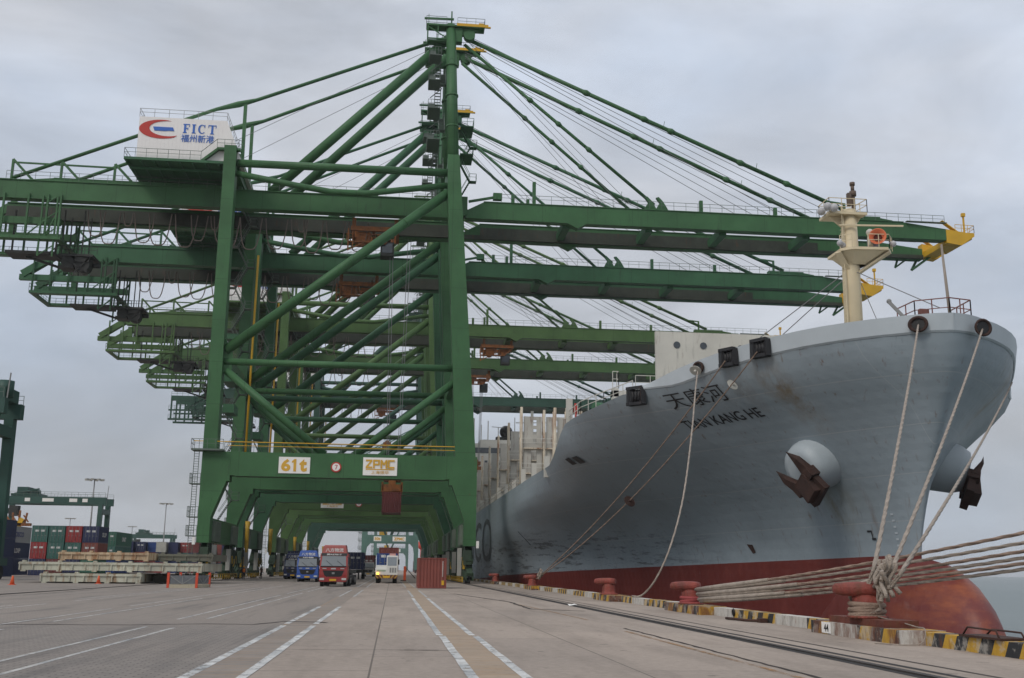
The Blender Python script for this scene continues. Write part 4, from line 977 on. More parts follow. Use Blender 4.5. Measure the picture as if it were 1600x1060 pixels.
def hull_material(name, base, rustamt=.3, red=True):
    m = mat(name, base, .42, var=.10, scale=.16, dirt=.30, rust=rustamt, rustcol=(.16, .075, .03))
    t = m.node_tree; N = t.nodes.new; L = t.links.new; b = t.nodes['Principled BSDF']
    cur = b.inputs['Base Color'].links[0].from_socket
    g = N('ShaderNodeNewGeometry'); sp = N('ShaderNodeSeparateXYZ'); L(g.outputs['Position'], sp.inputs[0])
    # weld seams: thin paler lines along the strakes
    zc = N('ShaderNodeMath'); zc.operation = 'MULTIPLY_ADD'; L(sp.outputs['Y'], zc.inputs[0]); zc.inputs[1].default_value = .012; L(sp.outputs['Z'], zc.inputs[2])
    fr = N('ShaderNodeMath'); fr.operation = 'PINGPONG'; L(zc.outputs[0], fr.inputs[0]); fr.inputs[1].default_value = 1.45
    ls = N('ShaderNodeMath'); ls.operation = 'LESS_THAN'; L(fr.outputs[0], ls.inputs[0]); ls.inputs[1].default_value = .03
    fr2 = N('ShaderNodeMath'); fr2.operation = 'PINGPONG'; L(sp.outputs['Y'], fr2.inputs[0]); fr2.inputs[1].default_value = 5.2
    ls2 = N('ShaderNodeMath'); ls2.operation = 'LESS_THAN'; L(fr2.outputs[0], ls2.inputs[0]); ls2.inputs[1].default_value = .015
    ad = N('ShaderNodeMath'); ad.operation = 'MAXIMUM'; L(ls.outputs[0], ad.inputs[0]); L(ls2.outputs[0], ad.inputs[1])
    ml = N('ShaderNodeMath'); ml.operation = 'MULTIPLY'; L(ad.outputs[0], ml.inputs[0]); ml.inputs[1].default_value = .40
    mx = N('ShaderNodeMix'); mx.data_type = 'RGBA'; mx.inputs[7].default_value = (.42, .44, .45, 1); L(ml.outputs[0], mx.inputs[0]); L(cur, mx.inputs[6]); cur = mx.outputs[2]
    # fender scrapes: dark streaks along the ship in a band above the boot top
    mp = N('ShaderNodeMapping'); mp.inputs['Scale'].default_value = (.5, .22, 2.2); L(g.outputs['Position'], mp.inputs[0])
    n = N('ShaderNodeTexNoise'); n.inputs['Scale'].default_value = 1.0; n.inputs['Detail'].default_value = 9; n.inputs['Roughness'].default_value = .72; L(mp.outputs[0], n.inputs['Vector'])
    r = N('ShaderNodeMapRange'); r.inputs[1].default_value = .525; r.inputs[2].default_value = .60; L(n.outputs[0], r.inputs[0])
    band = N('ShaderNodeMapRange'); band.inputs[1].default_value = 6.5; band.inputs[2].default_value = 4.5; L(sp.outputs['Z'], band.inputs[0])
    by = N('ShaderNodeMapRange'); by.inputs[1].default_value = 85; by.inputs[2].default_value = 100; L(sp.outputs['Y'], by.inputs[0])
    q = N('ShaderNodeMath'); q.operation = 'MULTIPLY'; L(r.outputs[0], q.inputs[0]); L(band.outputs[0], q.inputs[1])
    q3 = N('ShaderNodeMath'); q3.operation = 'MULTIPLY'; L(q.outputs[0], q3.inputs[0]); L(by.outputs[0], q3.inputs[1])
    q2 = N('ShaderNodeMath'); q2.operation = 'MULTIPLY'; L(q3.outputs[0], q2.inputs[0]); q2.inputs[1].default_value = .7
    mx = N('ShaderNodeMix'); mx.data_type = 'RGBA'; mx.inputs[7].default_value = (.035, .035, .037, 1); L(q2.outputs[0], mx.inputs[0]); L(cur, mx.inputs[6]); cur = mx.outputs[2]
    # rust and yellow weep stains: below the anchor, below the roller fairleads
    nst = N('ShaderNodeTexNoise'); nst.inputs['Scale'].default_value = 1.0; nst.inputs['Detail'].default_value = 7; nst.inputs['Roughness'].default_value = .65
    mps = N('ShaderNodeMapping'); mps.inputs['Scale'].default_value = (1.2, 1.2, .25); L(g.outputs['Position'], mps.inputs[0]); L(mps.outputs[0], nst.inputs['Vector'])
    for cy, cz, ry, rz_, col_, am in ((71.0, 6.3, 1.6, 2.2, (.16, .13, .05), .8), (67.9, 13.6, 1.4, 3.0, (.20, .14, .07), .75), (70.4, 14.2, .8, 1.8, (.17, .12, .07), .5), (68.3, 5.8, .3, 2.0, (.15, .08, .04), .8)):
        dy = N('ShaderNodeMath'); dy.operation = 'MULTIPLY_ADD'; L(sp.outputs['Y'], dy.inputs[0]); dy.inputs[1].default_value = 1/ry; dy.inputs[2].default_value = -cy/ry
        dz = N('ShaderNodeMath'); dz.operation = 'MULTIPLY_ADD'; L(sp.outputs['Z'], dz.inputs[0]); dz.inputs[1].default_value = 1/rz_; dz.inputs[2].default_value = -cz/rz_
        cb = N('ShaderNodeCombineXYZ'); L(dy.outputs[0], cb.inputs[0]); L(dz.outputs[0], cb.inputs[1]); ln = N('ShaderNodeVectorMath'); ln.operation = 'LENGTH'; L(cb.outputs[0], ln.inputs[0])
        rm = N('ShaderNodeMapRange'); rm.inputs[1].default_value = 1.1; rm.inputs[2].default_value = .2; L(ln.outputs['Value'], rm.inputs[0])
        rn = N('ShaderNodeMapRange'); rn.inputs[1].default_value = .38; rn.inputs[2].default_value = .65; L(nst.outputs[0], rn.inputs[0])
        q = N('ShaderNodeMath'); q.operation = 'MULTIPLY'; L(rm.outputs[0], q.inputs[0]); L(rn.outputs[0], q.inputs[1]); qq = N('ShaderNodeMath'); qq.operation = 'MULTIPLY'; L(q.outputs[0], qq.inputs[0]); qq.inputs[1].default_value = am
        mx = N('ShaderNodeMix'); mx.data_type = 'RGBA'; mx.inputs[7].default_value = (*col_, 1); L(qq.outputs[0], mx.inputs[0]); L(cur, mx.inputs[6]); cur = mx.outputs[2]
    # narrow rust runs down the plates
    mpr = N('ShaderNodeMapping'); mpr.inputs['Scale'].default_value = (2.2, 2.2, .07); L(g.outputs['Position'], mpr.inputs[0])
    nrr = N('ShaderNodeTexNoise'); nrr.inputs['Scale'].default_value = 1.0; nrr.inputs['Detail'].default_value = 4; nrr.inputs['Roughness'].default_value = .6; L(mpr.outputs[0], nrr.inputs['Vector'])
    rrr = N('ShaderNodeMapRange'); rrr.inputs[1].default_value = .62; rrr.inputs[2].default_value = .72; rrr.inputs[4].default_value = .5; L(nrr.outputs[0], rrr.inputs[0])
    mx = N('ShaderNodeMix'); mx.data_type = 'RGBA'; mx.inputs[7].default_value = (.17, .11, .06, 1); L(rrr.outputs[0], mx.inputs[0]); L(cur, mx.inputs[6]); cur = mx.outputs[2]
    # red boot topping below the trimmed load line
    z2 = N('ShaderNodeMath'); z2.operation = 'MULTIPLY_ADD'; L(sp.outputs['Y'], z2.inputs[0]); z2.inputs[1].default_value = .024; L(sp.outputs['Z'], z2.inputs[2])
    lt = N('ShaderNodeMath'); lt.operation = 'LESS_THAN'; L(z2.outputs[0], lt.inputs[0]); lt.inputs[1].default_value = 2.85+.024*66
    nr = N('ShaderNodeTexNoise'); nr.inputs['Scale'].default_value = .5; nr.inputs['Detail'].default_value = 7; nr.inputs['Roughness'].default_value = .7
    mp2 = N('ShaderNodeMapping'); mp2.inputs['Scale'].default_value = (1, 1, .5); L(g.outputs['Position'], mp2.inputs[0]); L(mp2.outputs[0], nr.inputs['Vector'])
    cr = N('ShaderNodeValToRGB'); e = cr.color_ramp.elements
    e[0].position = .3; e[0].color = (.135, .026, .022, 1); e[1].position = .75; e[1].color = (.22, .055, .043, 1)
    k = e.new(.56); k.color = (.16, .032, .026, 1)
    L(nr.outputs[0], cr.inputs[0])
    # orange scour on the forward bulb
    fy = N('ShaderNodeMapRange'); fy.inputs[1].default_value = 67; fy.inputs[2].default_value = 60; L(sp.outputs['Y'], fy.inputs[0])
    n4 = N('ShaderNodeTexNoise'); n4.inputs['Scale'].default_value = .55; n4.inputs['Detail'].default_value = 8; n4.inputs['Roughness'].default_value = .65
    mp4 = N('ShaderNodeMapping'); mp4.inputs['Scale'].default_value = (1, .28, 1.5); mp4.inputs['Rotation'].default_value = (-.45, 0, 0); L(g.outputs['Position'], mp4.inputs[0]); L(mp4.outputs[0], n4.inputs['Vector'])
    r4 = N('ShaderNodeMapRange'); r4.inputs[1].default_value = .46; r4.inputs[2].default_value = .76; L(n4.outputs[0], r4.inputs[0])
    m4 = N('ShaderNodeMath'); m4.operation = 'MULTIPLY'; L(r4.outputs[0], m4.inputs[0]); L(fy.outputs[0], m4.inputs[1])
    rx = N('ShaderNodeMix'); rx.data_type = 'RGBA'; rx.inputs[7].default_value = (.36, .105, .035, 1); L(m4.outputs[0], rx.inputs[0]); L(cr.outputs[0], rx.inputs[6])
    nsc = N('ShaderNodeTexNoise'); nsc.inputs['Scale'].default_value = .8; nsc.inputs['Detail'].default_value = 8; nsc.inputs['Roughness'].default_value = .7
    mp5 = N('ShaderNodeMapping'); mp5.inputs['Scale'].default_value = (1, .5, 1.3); mp5.inputs['Location'].default_value = (5, 2, 1); L(g.outputs['Position'], mp5.inputs[0]); L(mp5.outputs[0], nsc.inputs['Vector'])
    rsc = N('ShaderNodeMapRange'); rsc.inputs[1].default_value = .58; rsc.inputs[2].default_value = .8; rsc.inputs[4].default_value = .55; L(nsc.outputs[0], rsc.inputs[0])
    msc = N('ShaderNodeMath'); msc.operation = 'MULTIPLY'; L(rsc.outputs[0], msc.inputs[0]); L(fy.outputs[0], msc.inputs[1])
    rx2 = N('ShaderNodeMix'); rx2.data_type = 'RGBA'; rx2.inputs[7].default_value = (.36, .28, .26, 1); L(msc.outputs[0], rx2.inputs[0]); L(rx.outputs[2], rx2.inputs[6]); rx = rx2
    mx = N('ShaderNodeMix'); mx.data_type = 'RGBA'; L(lt.outputs[0], mx.inputs[0]); L(cur, mx.inputs[6]); L(rx.outputs[2], mx.inputs[7])
    L(mx.outputs[2], b.inputs['Base Color'])
    nb = N('ShaderNodeTexNoise'); nb.inputs['Scale'].default_value = .45; nb.inputs['Detail'].default_value = 3; L(g.outputs['Position'], nb.inputs['Vector'])
    fr_ = N('ShaderNodeMath'); fr_.operation = 'PINGPONG'; L(sp.outputs['Y'], fr_.inputs[0]); fr_.inputs[1].default_value = .42
    fz_ = N('ShaderNodeMath'); fz_.operation = 'PINGPONG'; L(zc.outputs[0], fz_.inputs[0]); fz_.inputs[1].default_value = .36
    fm_ = N('ShaderNodeMath'); fm_.operation = 'MULTIPLY'; L(fr_.outputs[0], fm_.inputs[0]); L(fz_.outputs[0], fm_.inputs[1])
    fa_ = N('ShaderNodeMath'); fa_.operation = 'MULTIPLY_ADD'; L(fm_.outputs[0], fa_.inputs[0]); fa_.inputs[1].default_value = 1.6; L(nb.outputs[0], fa_.inputs[2])
    bp = N('ShaderNodeBump'); bp.inputs['Strength'].default_value = .55; bp.inputs['Distance'].default_value = .10; L(fa_.outputs[0], bp.inputs['Height']); L(bp.outputs[0], b.inputs['Normal'])
    return m
HULLM = hull_material('grey_hull_paint', (.275, .325, .362))
BULW = mat('bulwark_skylit_grey', (.46, .51, .545), .45, var=.08, scale=.3, dirt=.18, rust=.12)  # paler than the hull grey: skylight on the upright strip put into its colour
CREAM = mat('cream_mast_paint', (.62, .53, .36), .5, var=.08, scale=.6, dirt=.3, rust=.25)
OFFW = mat('ship_offwhite_paint', (.52, .51, .46), .5, var=.08, scale=.4, dirt=.35, rust=.42)
LASH = mat('lashing_bridge_grey', (.42, .41, .37), .5, var=.12, scale=.5, dirt=.4, rust=.55)
RUST = mat('rusty_anchor_steel', (.042, .021, .016), .8, var=.4, scale=1.5)
BLACKF = mat('fairlead_black', (.015, .015, .017), .5, var=.3, rust=.25)
LETT = mat('hull_lettering_black', (.02, .02, .022), .5, var=.1)
GHOST = mat('faded_hull_lettering', (.07, .08, .085), .5, var=.2, dirt=.3)

ship = empty('container_ship', SO, 0, 'huge grey container ship with red lower hull and bulbous bow moored along the quay', 'container ship')
def SB(mb, n, m, p=None): return mb.build(n, m, p or ship, SO)
# hull shell: stations x levels, quay side and far side
ys_off = [0, .012, .04, .09, .17, .3, .5, .8, 1.3, 2, 3, 4, 5.2, 6.5, 8, 10, 12, 14, 16, 18, 20, 22, 24, 26, 28, 30, 33, 36, 40, 45, 50, 56, 62, 70, 80, 92, 105, 120, 150, 190, 230, 255, 265, 272, 276]
nz_ = 30
def topz(s):                          # sheer as a function of the distance behind the stem head
    return top(min(340, 59.0+s))
def bulz(y): return top(y)-1.15 if y < 75 else top(y)-1.15*max(0, (78.6-y)/3.6)
mb = MB(); grid = []
def stern(y, h): 
    return h*(1-max(0, (y-300)/36)**2.2*.35) if y > 300 else h
for side in (1, -1):
    vs = []
    for so_ in ys_off:
        tz = bulz(59.0+so_)
        for j in range(nz_+1):
            t = j/nz_; z = -12+(tz+12)*t
            y = stem(z)+so_ if so_ < 60 else (stem(z)-59.0)*max(0, 1-(so_-60)/60)+59.0+so_
            # the sheer drop happens at a fixed y, so blend the level at the top to the true deck edge
            zz = min(z, bulz(y)) if j == nz_ else z
            h = hb(y, zz) if side > 0 else hbp(y, zz)
            vs.append((XC-side*stern(y, h), y, zz))
    w_ = nz_+1
    fs = [(i*w_+j, (i+1)*w_+j, (i+1)*w_+j+1, i*w_+j+1) for i in range(len(ys_off)-1) for j in range(nz_)]
    mb.add(vs, fs, True); grid.append(vs)
# transom
n_ = len(ys_off)-1
tr = [grid[0][n_*w_+j] for j in range(w_)]+[grid[1][n_*w_+j] for j in range(w_)][::-1]
mb.add(tr, [tuple(range(len(tr)))])
# bulb
prof = []
for k in range(15):
    t = k/14; y = 57.0+14*t*t if k < 14 else 74
    prof.append(y)
vs = []; nb_ = 28
for k in range(17):
    u = k/16; y = 56.9+u*19
    rz = 6.75*math.sqrt(max(0, 1-(1-min(1, u*19/8.2))**2)); rx = 3.15*math.sqrt(max(0, 1-(1-min(1, u*19/9))**2))
    rz *= (1-.05*u)
    for j in range(nb_):
        a = 2*pi*j/nb_; vs.append((XC+rx*sin(a)*(1 if cos(a) < 0 else .92), y, -3.85+rz*cos(a)+.3*(1-u)*-1))
mb.add(vs, [(k*nb_+j, k*nb_+(j+1) % nb_, (k+1)*nb_+(j+1) % nb_, (k+1)*nb_+j) for k in range(16) for j in range(nb_)], True)
hull = mb.build('hull', HULLM, ship, SO, None, .0008)
# bulwark strip with a rounded rail
mb = MB()
for side in (1, -1):
    vs = []; rail_pts = []
    yy = [59.0, 59.012, 59.04, 59.09, 59.17, 59.3, 59.5, 59.75, 60, 60.6, 61.4, 62.4, 63.6, 65, 67, 69, 71, 73, 74.5, 75.5, 76.5, 77.5, 78.5]
    for y in yy:
        zt = top(y); zb = bulz(y)
        h = (hb if side > 0 else hbp)(y, zb); h2 = (hb if side > 0 else hbp)(y, zt)
        s = y-59.0; yb_ = y+(stem(zb)-59.0)*max(0, 1-s/3)
        h = (hb if side > 0 else hbp)(max(yb_, stem(zb)+.01), zb)
        h0 = h if s > .001 else 0; h2 = h2 if s > .001 else 0
        vs.append(((XC-side*(h0+(.02 if s > .001 else 0)), yb_-.02, zb), (XC-side*(h0+.25*(h2-h0)+(.06 if s > .001 else 0)), yb_+.25*(y-yb_)-.03, zb+.12), (XC-side*h2, y, zt), (XC-side*max(0, h2-.18), y+.12, zt), (XC-side*max(0, h0-.18), yb_+.2, zb)))
    n = len(yy)
    for j in range(4):
        row = [v[j] for v in vs]+[v[j+1] for v in vs]
        mb.add(row, [(i, i+1, n+i+1, n+i) for i in range(n-1)], j < 2)
bul = SB(mb, 'bulwark', BULW)
# decks
for nm, ya, yb_, dz in (('forecastle_deck', 59.5, 85.5, 1.3), ('main_deck', 88.5, 335, .9)):
    ypts = [ya+(yb_-ya)*(i/24)**2 for i in range(25)]
    zf = (lambda y: top(y)-dz) if nm == 'forecastle_deck' else (lambda y: 10.2)
    a = [(XC-max(0, hb(y, zf(y))-.5), y, zf(y)) for y in ypts]; b = [(XC+max(0, hbp(y, zf(y))-.5), y, zf(y)) for y in ypts]
    SB(MB().add(a+b, [(i, i+1, 25+i+1, 25+i) for i in range(24)]), nm, LASH)
SB(MB().box(XC-12, XC+12, 88.3, 88.6, 10, 13.2), 'forecastle_bulkhead', OFFW)
# anchors with their bolsters
def anchor(side):
    f = (lambda y, z: XC-hb(y, z)) if side > 0 else (lambda y, z: XC+hbp(y, z))
    y, z = 70.3, 9.1; p = Vector((f(y, z), y, z))
    d = Vector((-.80*side, -.30, -.26)).normalized()
    b0 = p-d*2.6+Vector((0, .5, .3)); b1 = p+d*1.75
    mb = MB().tube([b0, p-d*.3, p+d*1.0, p+d*1.6, b1], [2.2, 1.9, 1.7, 1.42, .95], 24)
    bo = SB(mb, 'anchor_bolster', mat('bolster_pale_grey', (.38, .43, .46), .45, var=.08, dirt=.15, rust=.1))
    u = Vector((0, 0, 1)); e1 = d.cross(u).normalized(); e2 = e1.cross(d).normalized(); ca_, sa_ = cos(radians(40)), sin(radians(40))*side; e1, e2 = (e1*ca_-e2*sa_), (e2*ca_+e1*sa_)
    c = b1+d*.25-e2*1.15
    mb = MB()
    mb.bar(c-e1*1.15, c+e1*1.15, .8, .75, up=tuple(e2)); mb.bar(c-e2*1.3+d*.3, c+e2*.2+d*.1, 1.25, .8, up=tuple(d))
    mb.bar(c-e2*1.5-d*.1, c+e2*.1, 1.9, .5, up=tuple(d))
    for s in (-1, 1):
        r0 = c+e1*s*.75; tip = r0+e2*2.15+d*.5+e1*s*.2; md = r0+e2*1.15+d*.3+e1*s*.25
        mb.add([r0-e1*.42-d*.25, r0+e1*.42-d*.25, r0+e1*.42+d*.3, r0-e1*.42+d*.3, md-e1*.42, md+e1*.38, md+e1*.2+d*.22, md-e1*.2+d*.22, tip],
               [(0,1,2,3),(0,1,5,4),(1,2,6,5),(2,3,7,6),(3,0,4,7),(4,5,8),(5,6,8),(6,7,8),(7,4,8)])
    mb.tube([c, b1-d*1.5], .35, 8)
    SB(mb, 'anchor', RUST)
anchor(1); anchor(-1)
# lettering laid on the hull plates
def hull_text(body, w, h, y0, z0, name, m, tilt=0.0, bold=0.0, sub=.9):
    t = text_mesh(body, w, h, 0, bold)
    bm = bmesh.new(); vv = [bm.verts.new(p) for p in t.v]
    for f in t.f:
        try: bm.faces.new([vv[i] for i in f])
        except ValueError: pass
    bmesh.ops.subdivide_edges(bm, edges=[e for e in bm.edges if e.calc_length() > sub], cuts=2)
    bmesh.ops.triangulate(bm, faces=bm.faces)
    o = MB(); bm.verts.index_update()
    P = []
    for v in bm.verts:
        y = y0-v.co.x; z = z0+v.co.z+v.co.x*tilt
        P.append(tuple(hullpt(y, z, .05)[0]))
    o.add(P, [tuple(v.index for v in f.verts) for f in bm.faces]); bm.free()
    return SB(o, name, m, hull)
hull_text('TIAN KANG HE', 6.7, .62, 74.15, 12.55, 'ship_name', LETT, .03, .012)
hull_text('天康河', 4.9, 1.15, 74.3, 14.15, 'ship_name', LETT, .02, .0)
hull_text('COSCO', 74, 6.4, 190.0, 6.0, 'owner_lettering', GHOST, 0, .0, 3.0)
# small hull marks: bulb mark by the stem, two freeing ports
def hull_quad(pts, name, m, out=.05):
    return SB(MB().add([tuple(hullpt(y, z, out)[0]) for y, z in pts], [tuple(range(len(pts)))]), name, m, hull)
hull_quad([(69.3, 4.5), (68.85, 4.5), (68.85, 4.38), (69.3, 4.38)], 'bulb_mark', LETT); hull_quad([(68.95, 4.4), (68.85, 4.4), (68.85, 3.9), (68.95, 3.9)], 'bulb_mark', LETT)
hull_quad([(69.0, 4.0), (68.6, 4.0), (68.6, 3.85), (69.0, 3.85)], 'bulb_mark', LETT)
for y in (91.2, 89.8): hull_quad([(y+.5, 11.2), (y-.5, 11.25), (y-.5, 10.75), (y+.5, 10.7)], 'freeing_port', BLACKF)
hull_quad([(128, 6.2), (126.8, 4.6), (126.5, 4.6), (127.7, 6.2)], 'scrape_mark', LETT)
hull_quad([(83, 3.85), (82.3, 3.8), (82.2, 3.2), (82.6, 3.1)], 'drain_stain', RUST)
# draught figures near the stem: short pale ticks
for k in range(6):
    hull_quad([(66.9-.02*k, 3.4+k*.4), (66.7-.02*k, 3.4+k*.4), (66.7-.02*k, 3.52+k*.4), (66.9-.02*k, 3.52+k*.4)], 'draught_mark', BULW, .04)
# fairleads in the bulwark: ring with a dark hole and a rope collar
def fairlead(y, z, side=1, r=.5, blk=False):
    if side > 0: p, n = hullpt(y, z, 0)
    else:
        q, n = hullpt(y, z, 0); p = Vector((XC+hbp(y, z), y, z)); n = Vector((-n.x, n.y, n.z))
    n = Vector((n.x, n.y, 0)).normalized(); p = p+n*.14
    t = n.cross(Vector((0,0,1))).normalized(); u = t.cross(n).normalized()
    mb = MB(); k = 22; vs = []
    for rr_, o_ in ((r, .02), (r*1.05, .16), (r*.78, .2), (r*.66, .05), (r*.62, -.25)):
        for j in range(k):
            a = 2*pi*j/k; vs.append(p+(t*cos(a)*1.15+u*sin(a))*rr_+n*o_)
    mb.add(vs, [(i*k+j, i*k+(j+1)%k, (i+1)*k+(j+1)%k, (i+1)*k+j) for i in range(4) for j in range(k)], True)
    o = SB(mb, 'fairlead', RUST if not blk else BLACKF, bul)
    SB(MB().add([p+(t*cos(2*pi*j/k)*1.15+u*sin(2*pi*j/k))*r*.7+n*.06 for j in range(k)], [tuple(range(k))]), 'fairlead_hole', BLK, bul)
    return p, n
F1, _ = fairlead(59.9, 16.55); F2, _ = fairlead(59.03+.25, 16.35, -1) if False else (Vector((35.3, 59.25, 16.3)), 0)
mb = MB().lathe([(.52, -.02), (.56, -.14), (.44, -.18), (.38, -.05), (.36, .2)], (35.25, 59.2, 16.35), 22, 'Y'); SB(mb, 'fairlead', RUST, bul)
MB_ = MB().cyl((35.25, 59.12, 16.35), (0,1,0), .38, .03, 20); SB(MB_, 'fairlead_hole', BLK, bul)
F4, _ = fairlead(72.7, 15.95, 1, .45)
# roller boxes standing in gaps of the bulwark
def roller_box(y, wz=1.15, w_=1.1):
    p, n = hullpt(y, top(y)-.6, 0); t = Vector((n.y, -n.x, 0)).normalized()
    mb = MB(); z0 = top(y)-1.15; c = Vector((p.x, p.y, 0))+Vector((n.x, n.y, 0)).normalized()*.12
    for a in (-1, 1): mb.bar(c+t*a*w_/2+Vector((0,0,z0)), c+t*a*w_/2+Vector((0,0,z0+wz)), .38, .6)
    for zz in (z0+.08, z0+wz): mb.bar(c-t*w_/2*1.2+Vector((0,0,zz)), c+t*w_/2*1.2+Vector((0,0,zz)), .62, .22)
    for a in (-.42, 0, .42): mb.tube([c+t*a*w_*.55+Vector((0,0,z0+.1)), c+t*a*w_*.55+Vector((0,0,z0+wz))], .15, 10)
    SB(mb, 'roller_fairlead', BLACKF)
    return c+Vector((0,0,z0+wz*.45))
G1 = roller_box(70.1); G2 = roller_box(67.6); G3 = roller_box(78.6, 1.3, 1.25)
# breakwater on the forecastle
mb = MB().box(21.9, 45.5, 87.0, 87.35, 15, 21.9)
for xx in (24, 27, 30, 33, 37, 41): mb.prism([(87.36, 14.5), (90.5, 14.5), (87.36, 21.0)], 'X', xx, xx+.15)
bw = SB(mb, 'breakwater', OFFW)
for xx in (23.75, 26.1, 29.4): SB(MB().cyl((xx, 86.97, 20.75 if xx < 28 else 20.6), (0,1,0), .3, .06, 18), 'port_hole', GLASS, bw)
# foremast
mb = MB().tube([(33.9, 74.2, 15), (34.0, 74.2, 24.3), (34.05, 74.2, 29.0)], [.70, .66, .58], 20)
mb.tube([(33.35, 73.8, 15), (33.4, 73.8, 29)], .09, 6)
for k in range(45): mb.bar((33.2, 73.55, 15.3+k*.3), (33.2, 73.95, 15.3+k*.3), .04)
mb.bar((33.2, 73.55, 15), (33.2, 73.55, 29), .05)
fm = SB(mb, 'foremast', CREAM)
mb = MB().prism([(32.7, 73.0), (33.4, 72.4), (36.1, 72.2), (36.8, 73.2), (36.6, 75.2), (34.5, 75.8), (32.7, 75.4)], 'Z', 25.35, 25.55)
for x_, y_ in ((32.6, 73.2), (36.4, 72.6), (36.3, 75)): mb.bar((34.0, 74.2, 23.6), (x_, y_, 25.3), .5, .14)
pp = [(32.9, 73.2), (33.6, 72.6), (35.9, 72.4), (36.6, 73.2), (36.4, 75.0), (34.5, 75.6), (32.9, 75.2)]
mb.add([(*p, 25.345) for p in pp]+[(34+(p[0]-34)*.38, 74.2+(p[1]-74.2)*.42, 24.5) for p in pp], [(i, (i+1) % 7, 7+(i+1) % 7, 7+i) for i in range(7)])
mb.prism([(32.2, 73.4), (32.2, 75.4), (34.9, 75.2), (35.2, 73.4)], 'Z', 28.45, 28.65); mb.prism([(33.7, 27.4), (34.3, 27.4), (35.0, 28.44), (32.4, 28.44)], 'Y', 74.1, 74.3)
SB(mb, 'mast_platform', CREAM, fm)
mb = MB().rail([(32.2, 73.4, 28.65), (35.2, 73.4, 28.65), (34.9, 75.2, 28.65), (32.2, 75.4, 28.65), (32.2, 73.4, 28.65)], 1.05, .9, .05)
mb.rail([(32.7, 73.0, 25.55), (33.4, 72.4, 25.55)], 1.0, .7, .05).rail([(34.6, 72.3, 25.55), (36.2, 72.2, 25.55), (36.9, 73.2, 25.55)], 1.0, .7, .05).bar((33.0, 73.6, 27.6), (37.6, 72.6, 27.4), .12)
SB(mb, 'mast_railing', CREAM, fm)
mb = MB().lathe([(.06, 0), (.1, .15), (.13, .6), (.28, 1.0), (.62, 1.35), (.64, 1.38), (.58, 1.34), (.33, 1.05), (.2, .9), (.05, .7)], (0, 0, 0), 22, 'Y')
mb.xf(Matrix.Translation((36.0, 73.5, 26.3)) @ Matrix.Rotation(radians(152), 4, 'Z') @ Matrix.Rotation(radians(4), 4, 'X'))
hm = Matrix.Translation((36.0, 73.5, 26.3)) @ Matrix.Rotation(radians(152), 4, 'Z') @ Matrix.Rotation(radians(4), 4, 'X')
SB(MB().lathe([(.001, .93), (.2, .93), (.3, 1.06)], (0, 0, 0), 18, 'Y').xf(hm), 'horn_throat', mat('horn_throat_shade', (.10, .02, .012), .6), fm)  # dark disc: shade deep inside the horn painted as colour
SB(mb, 'fog_horn', mat('horn_orange', (.68, .19, .09), .5, var=.08), fm)
mb = MB().box(35.3, 35.9, 73.2, 74.0, 25.56, 26.6); SB(mb, 'horn_housing', mat('grey_blue_box', (.16, .18, .22), .5), fm)
LG = mat('lamp_grey', (.42, .42, .43), .4)
for p in ((32.0, 73.2, 28.9), (32.4, 73.0, 28.75), (31.9, 74.2, 28.85)): SB(MB().ball(p, .32, 8), 'flood_lamp', LG, fm)
for p in ((32.7, 73, 25.95), (36.7, 72.6, 25.95), (33.0, 73.2, 25.85)): SB(MB().ball(p, .24, 8), 'flood_lamp', LG, fm)
mb = MB().tube([(34.5, 74.2, 28.65), (34.5, 74.2, 30.2)], .16, 8).cyl((34.5, 74.2, 30.4), (0,0,1), .26, .4, 12).cyl((34.5, 74.2, 30.85), (0,0,1), .14, .4, 10).cyl((34.5, 74.2, 31.2), (0,0,1), .2, .25, 12).box(34.0, 34.3, 74, 74.3, 29.4, 30.4)
SB(mb, 'top_light', mat('rusty_lamp', (.12, .085, .065), .6, var=.3), fm)
SB(MB().cyl((35.1, 73.0, 26.2), (0,0,1), .2, .7, 10).ball((35.1, 73.0, 26.9), .28, 8), 'mast_lamp', OFFW, fm)
# stays of the mast
SB(MB().tube([(34.2, 74.2, 24.2), (33.6, 61.0, 18.0)], .035, 5, False).tube([(34.2, 74.2, 24.6), (36.6, 73, 16.5)], .03, 5, False).tube([(33.5, 74.2, 24.0), (25.5, 86.5, 17.3)], .04, 5, False).tube([(33.5, 74.2, 23.6), (28.3, 86.5, 17.6)], .04, 5, False), 'mast_stay', WIRE)
# bow: jackstaff, pulpit rail, small davit
SB(MB().tube([(34.1, 60.6, 16), (33.6, 60.2, 21.9)], [.12, .07], 8), 'jack_staff', mat('weathered_pole', (.30, .26, .22), .6, rust=.4))
pr = mat('red_brown_rail', (.20, .085, .07), .6, var=.2)
SB(MB().rail([(31.8, 63.0, 17.0), (31.9, 60.9, 17.0), (33.6, 59.8, 17.0), (35.2, 60.2, 17.0), (35.4, 63, 17.0)], 1.35, 1.0, .06).box(32.3, 32.9, 61, 61.3, 17.2, 17.9), 'bow_pulpit', pr)
SB(MB().bar((31.8, 60.9, 16.6), (30.6, 61.6, 18.4), .28, .2).ball((30.6, 61.6, 18.45), .16, 6), 'davit', STEEL)
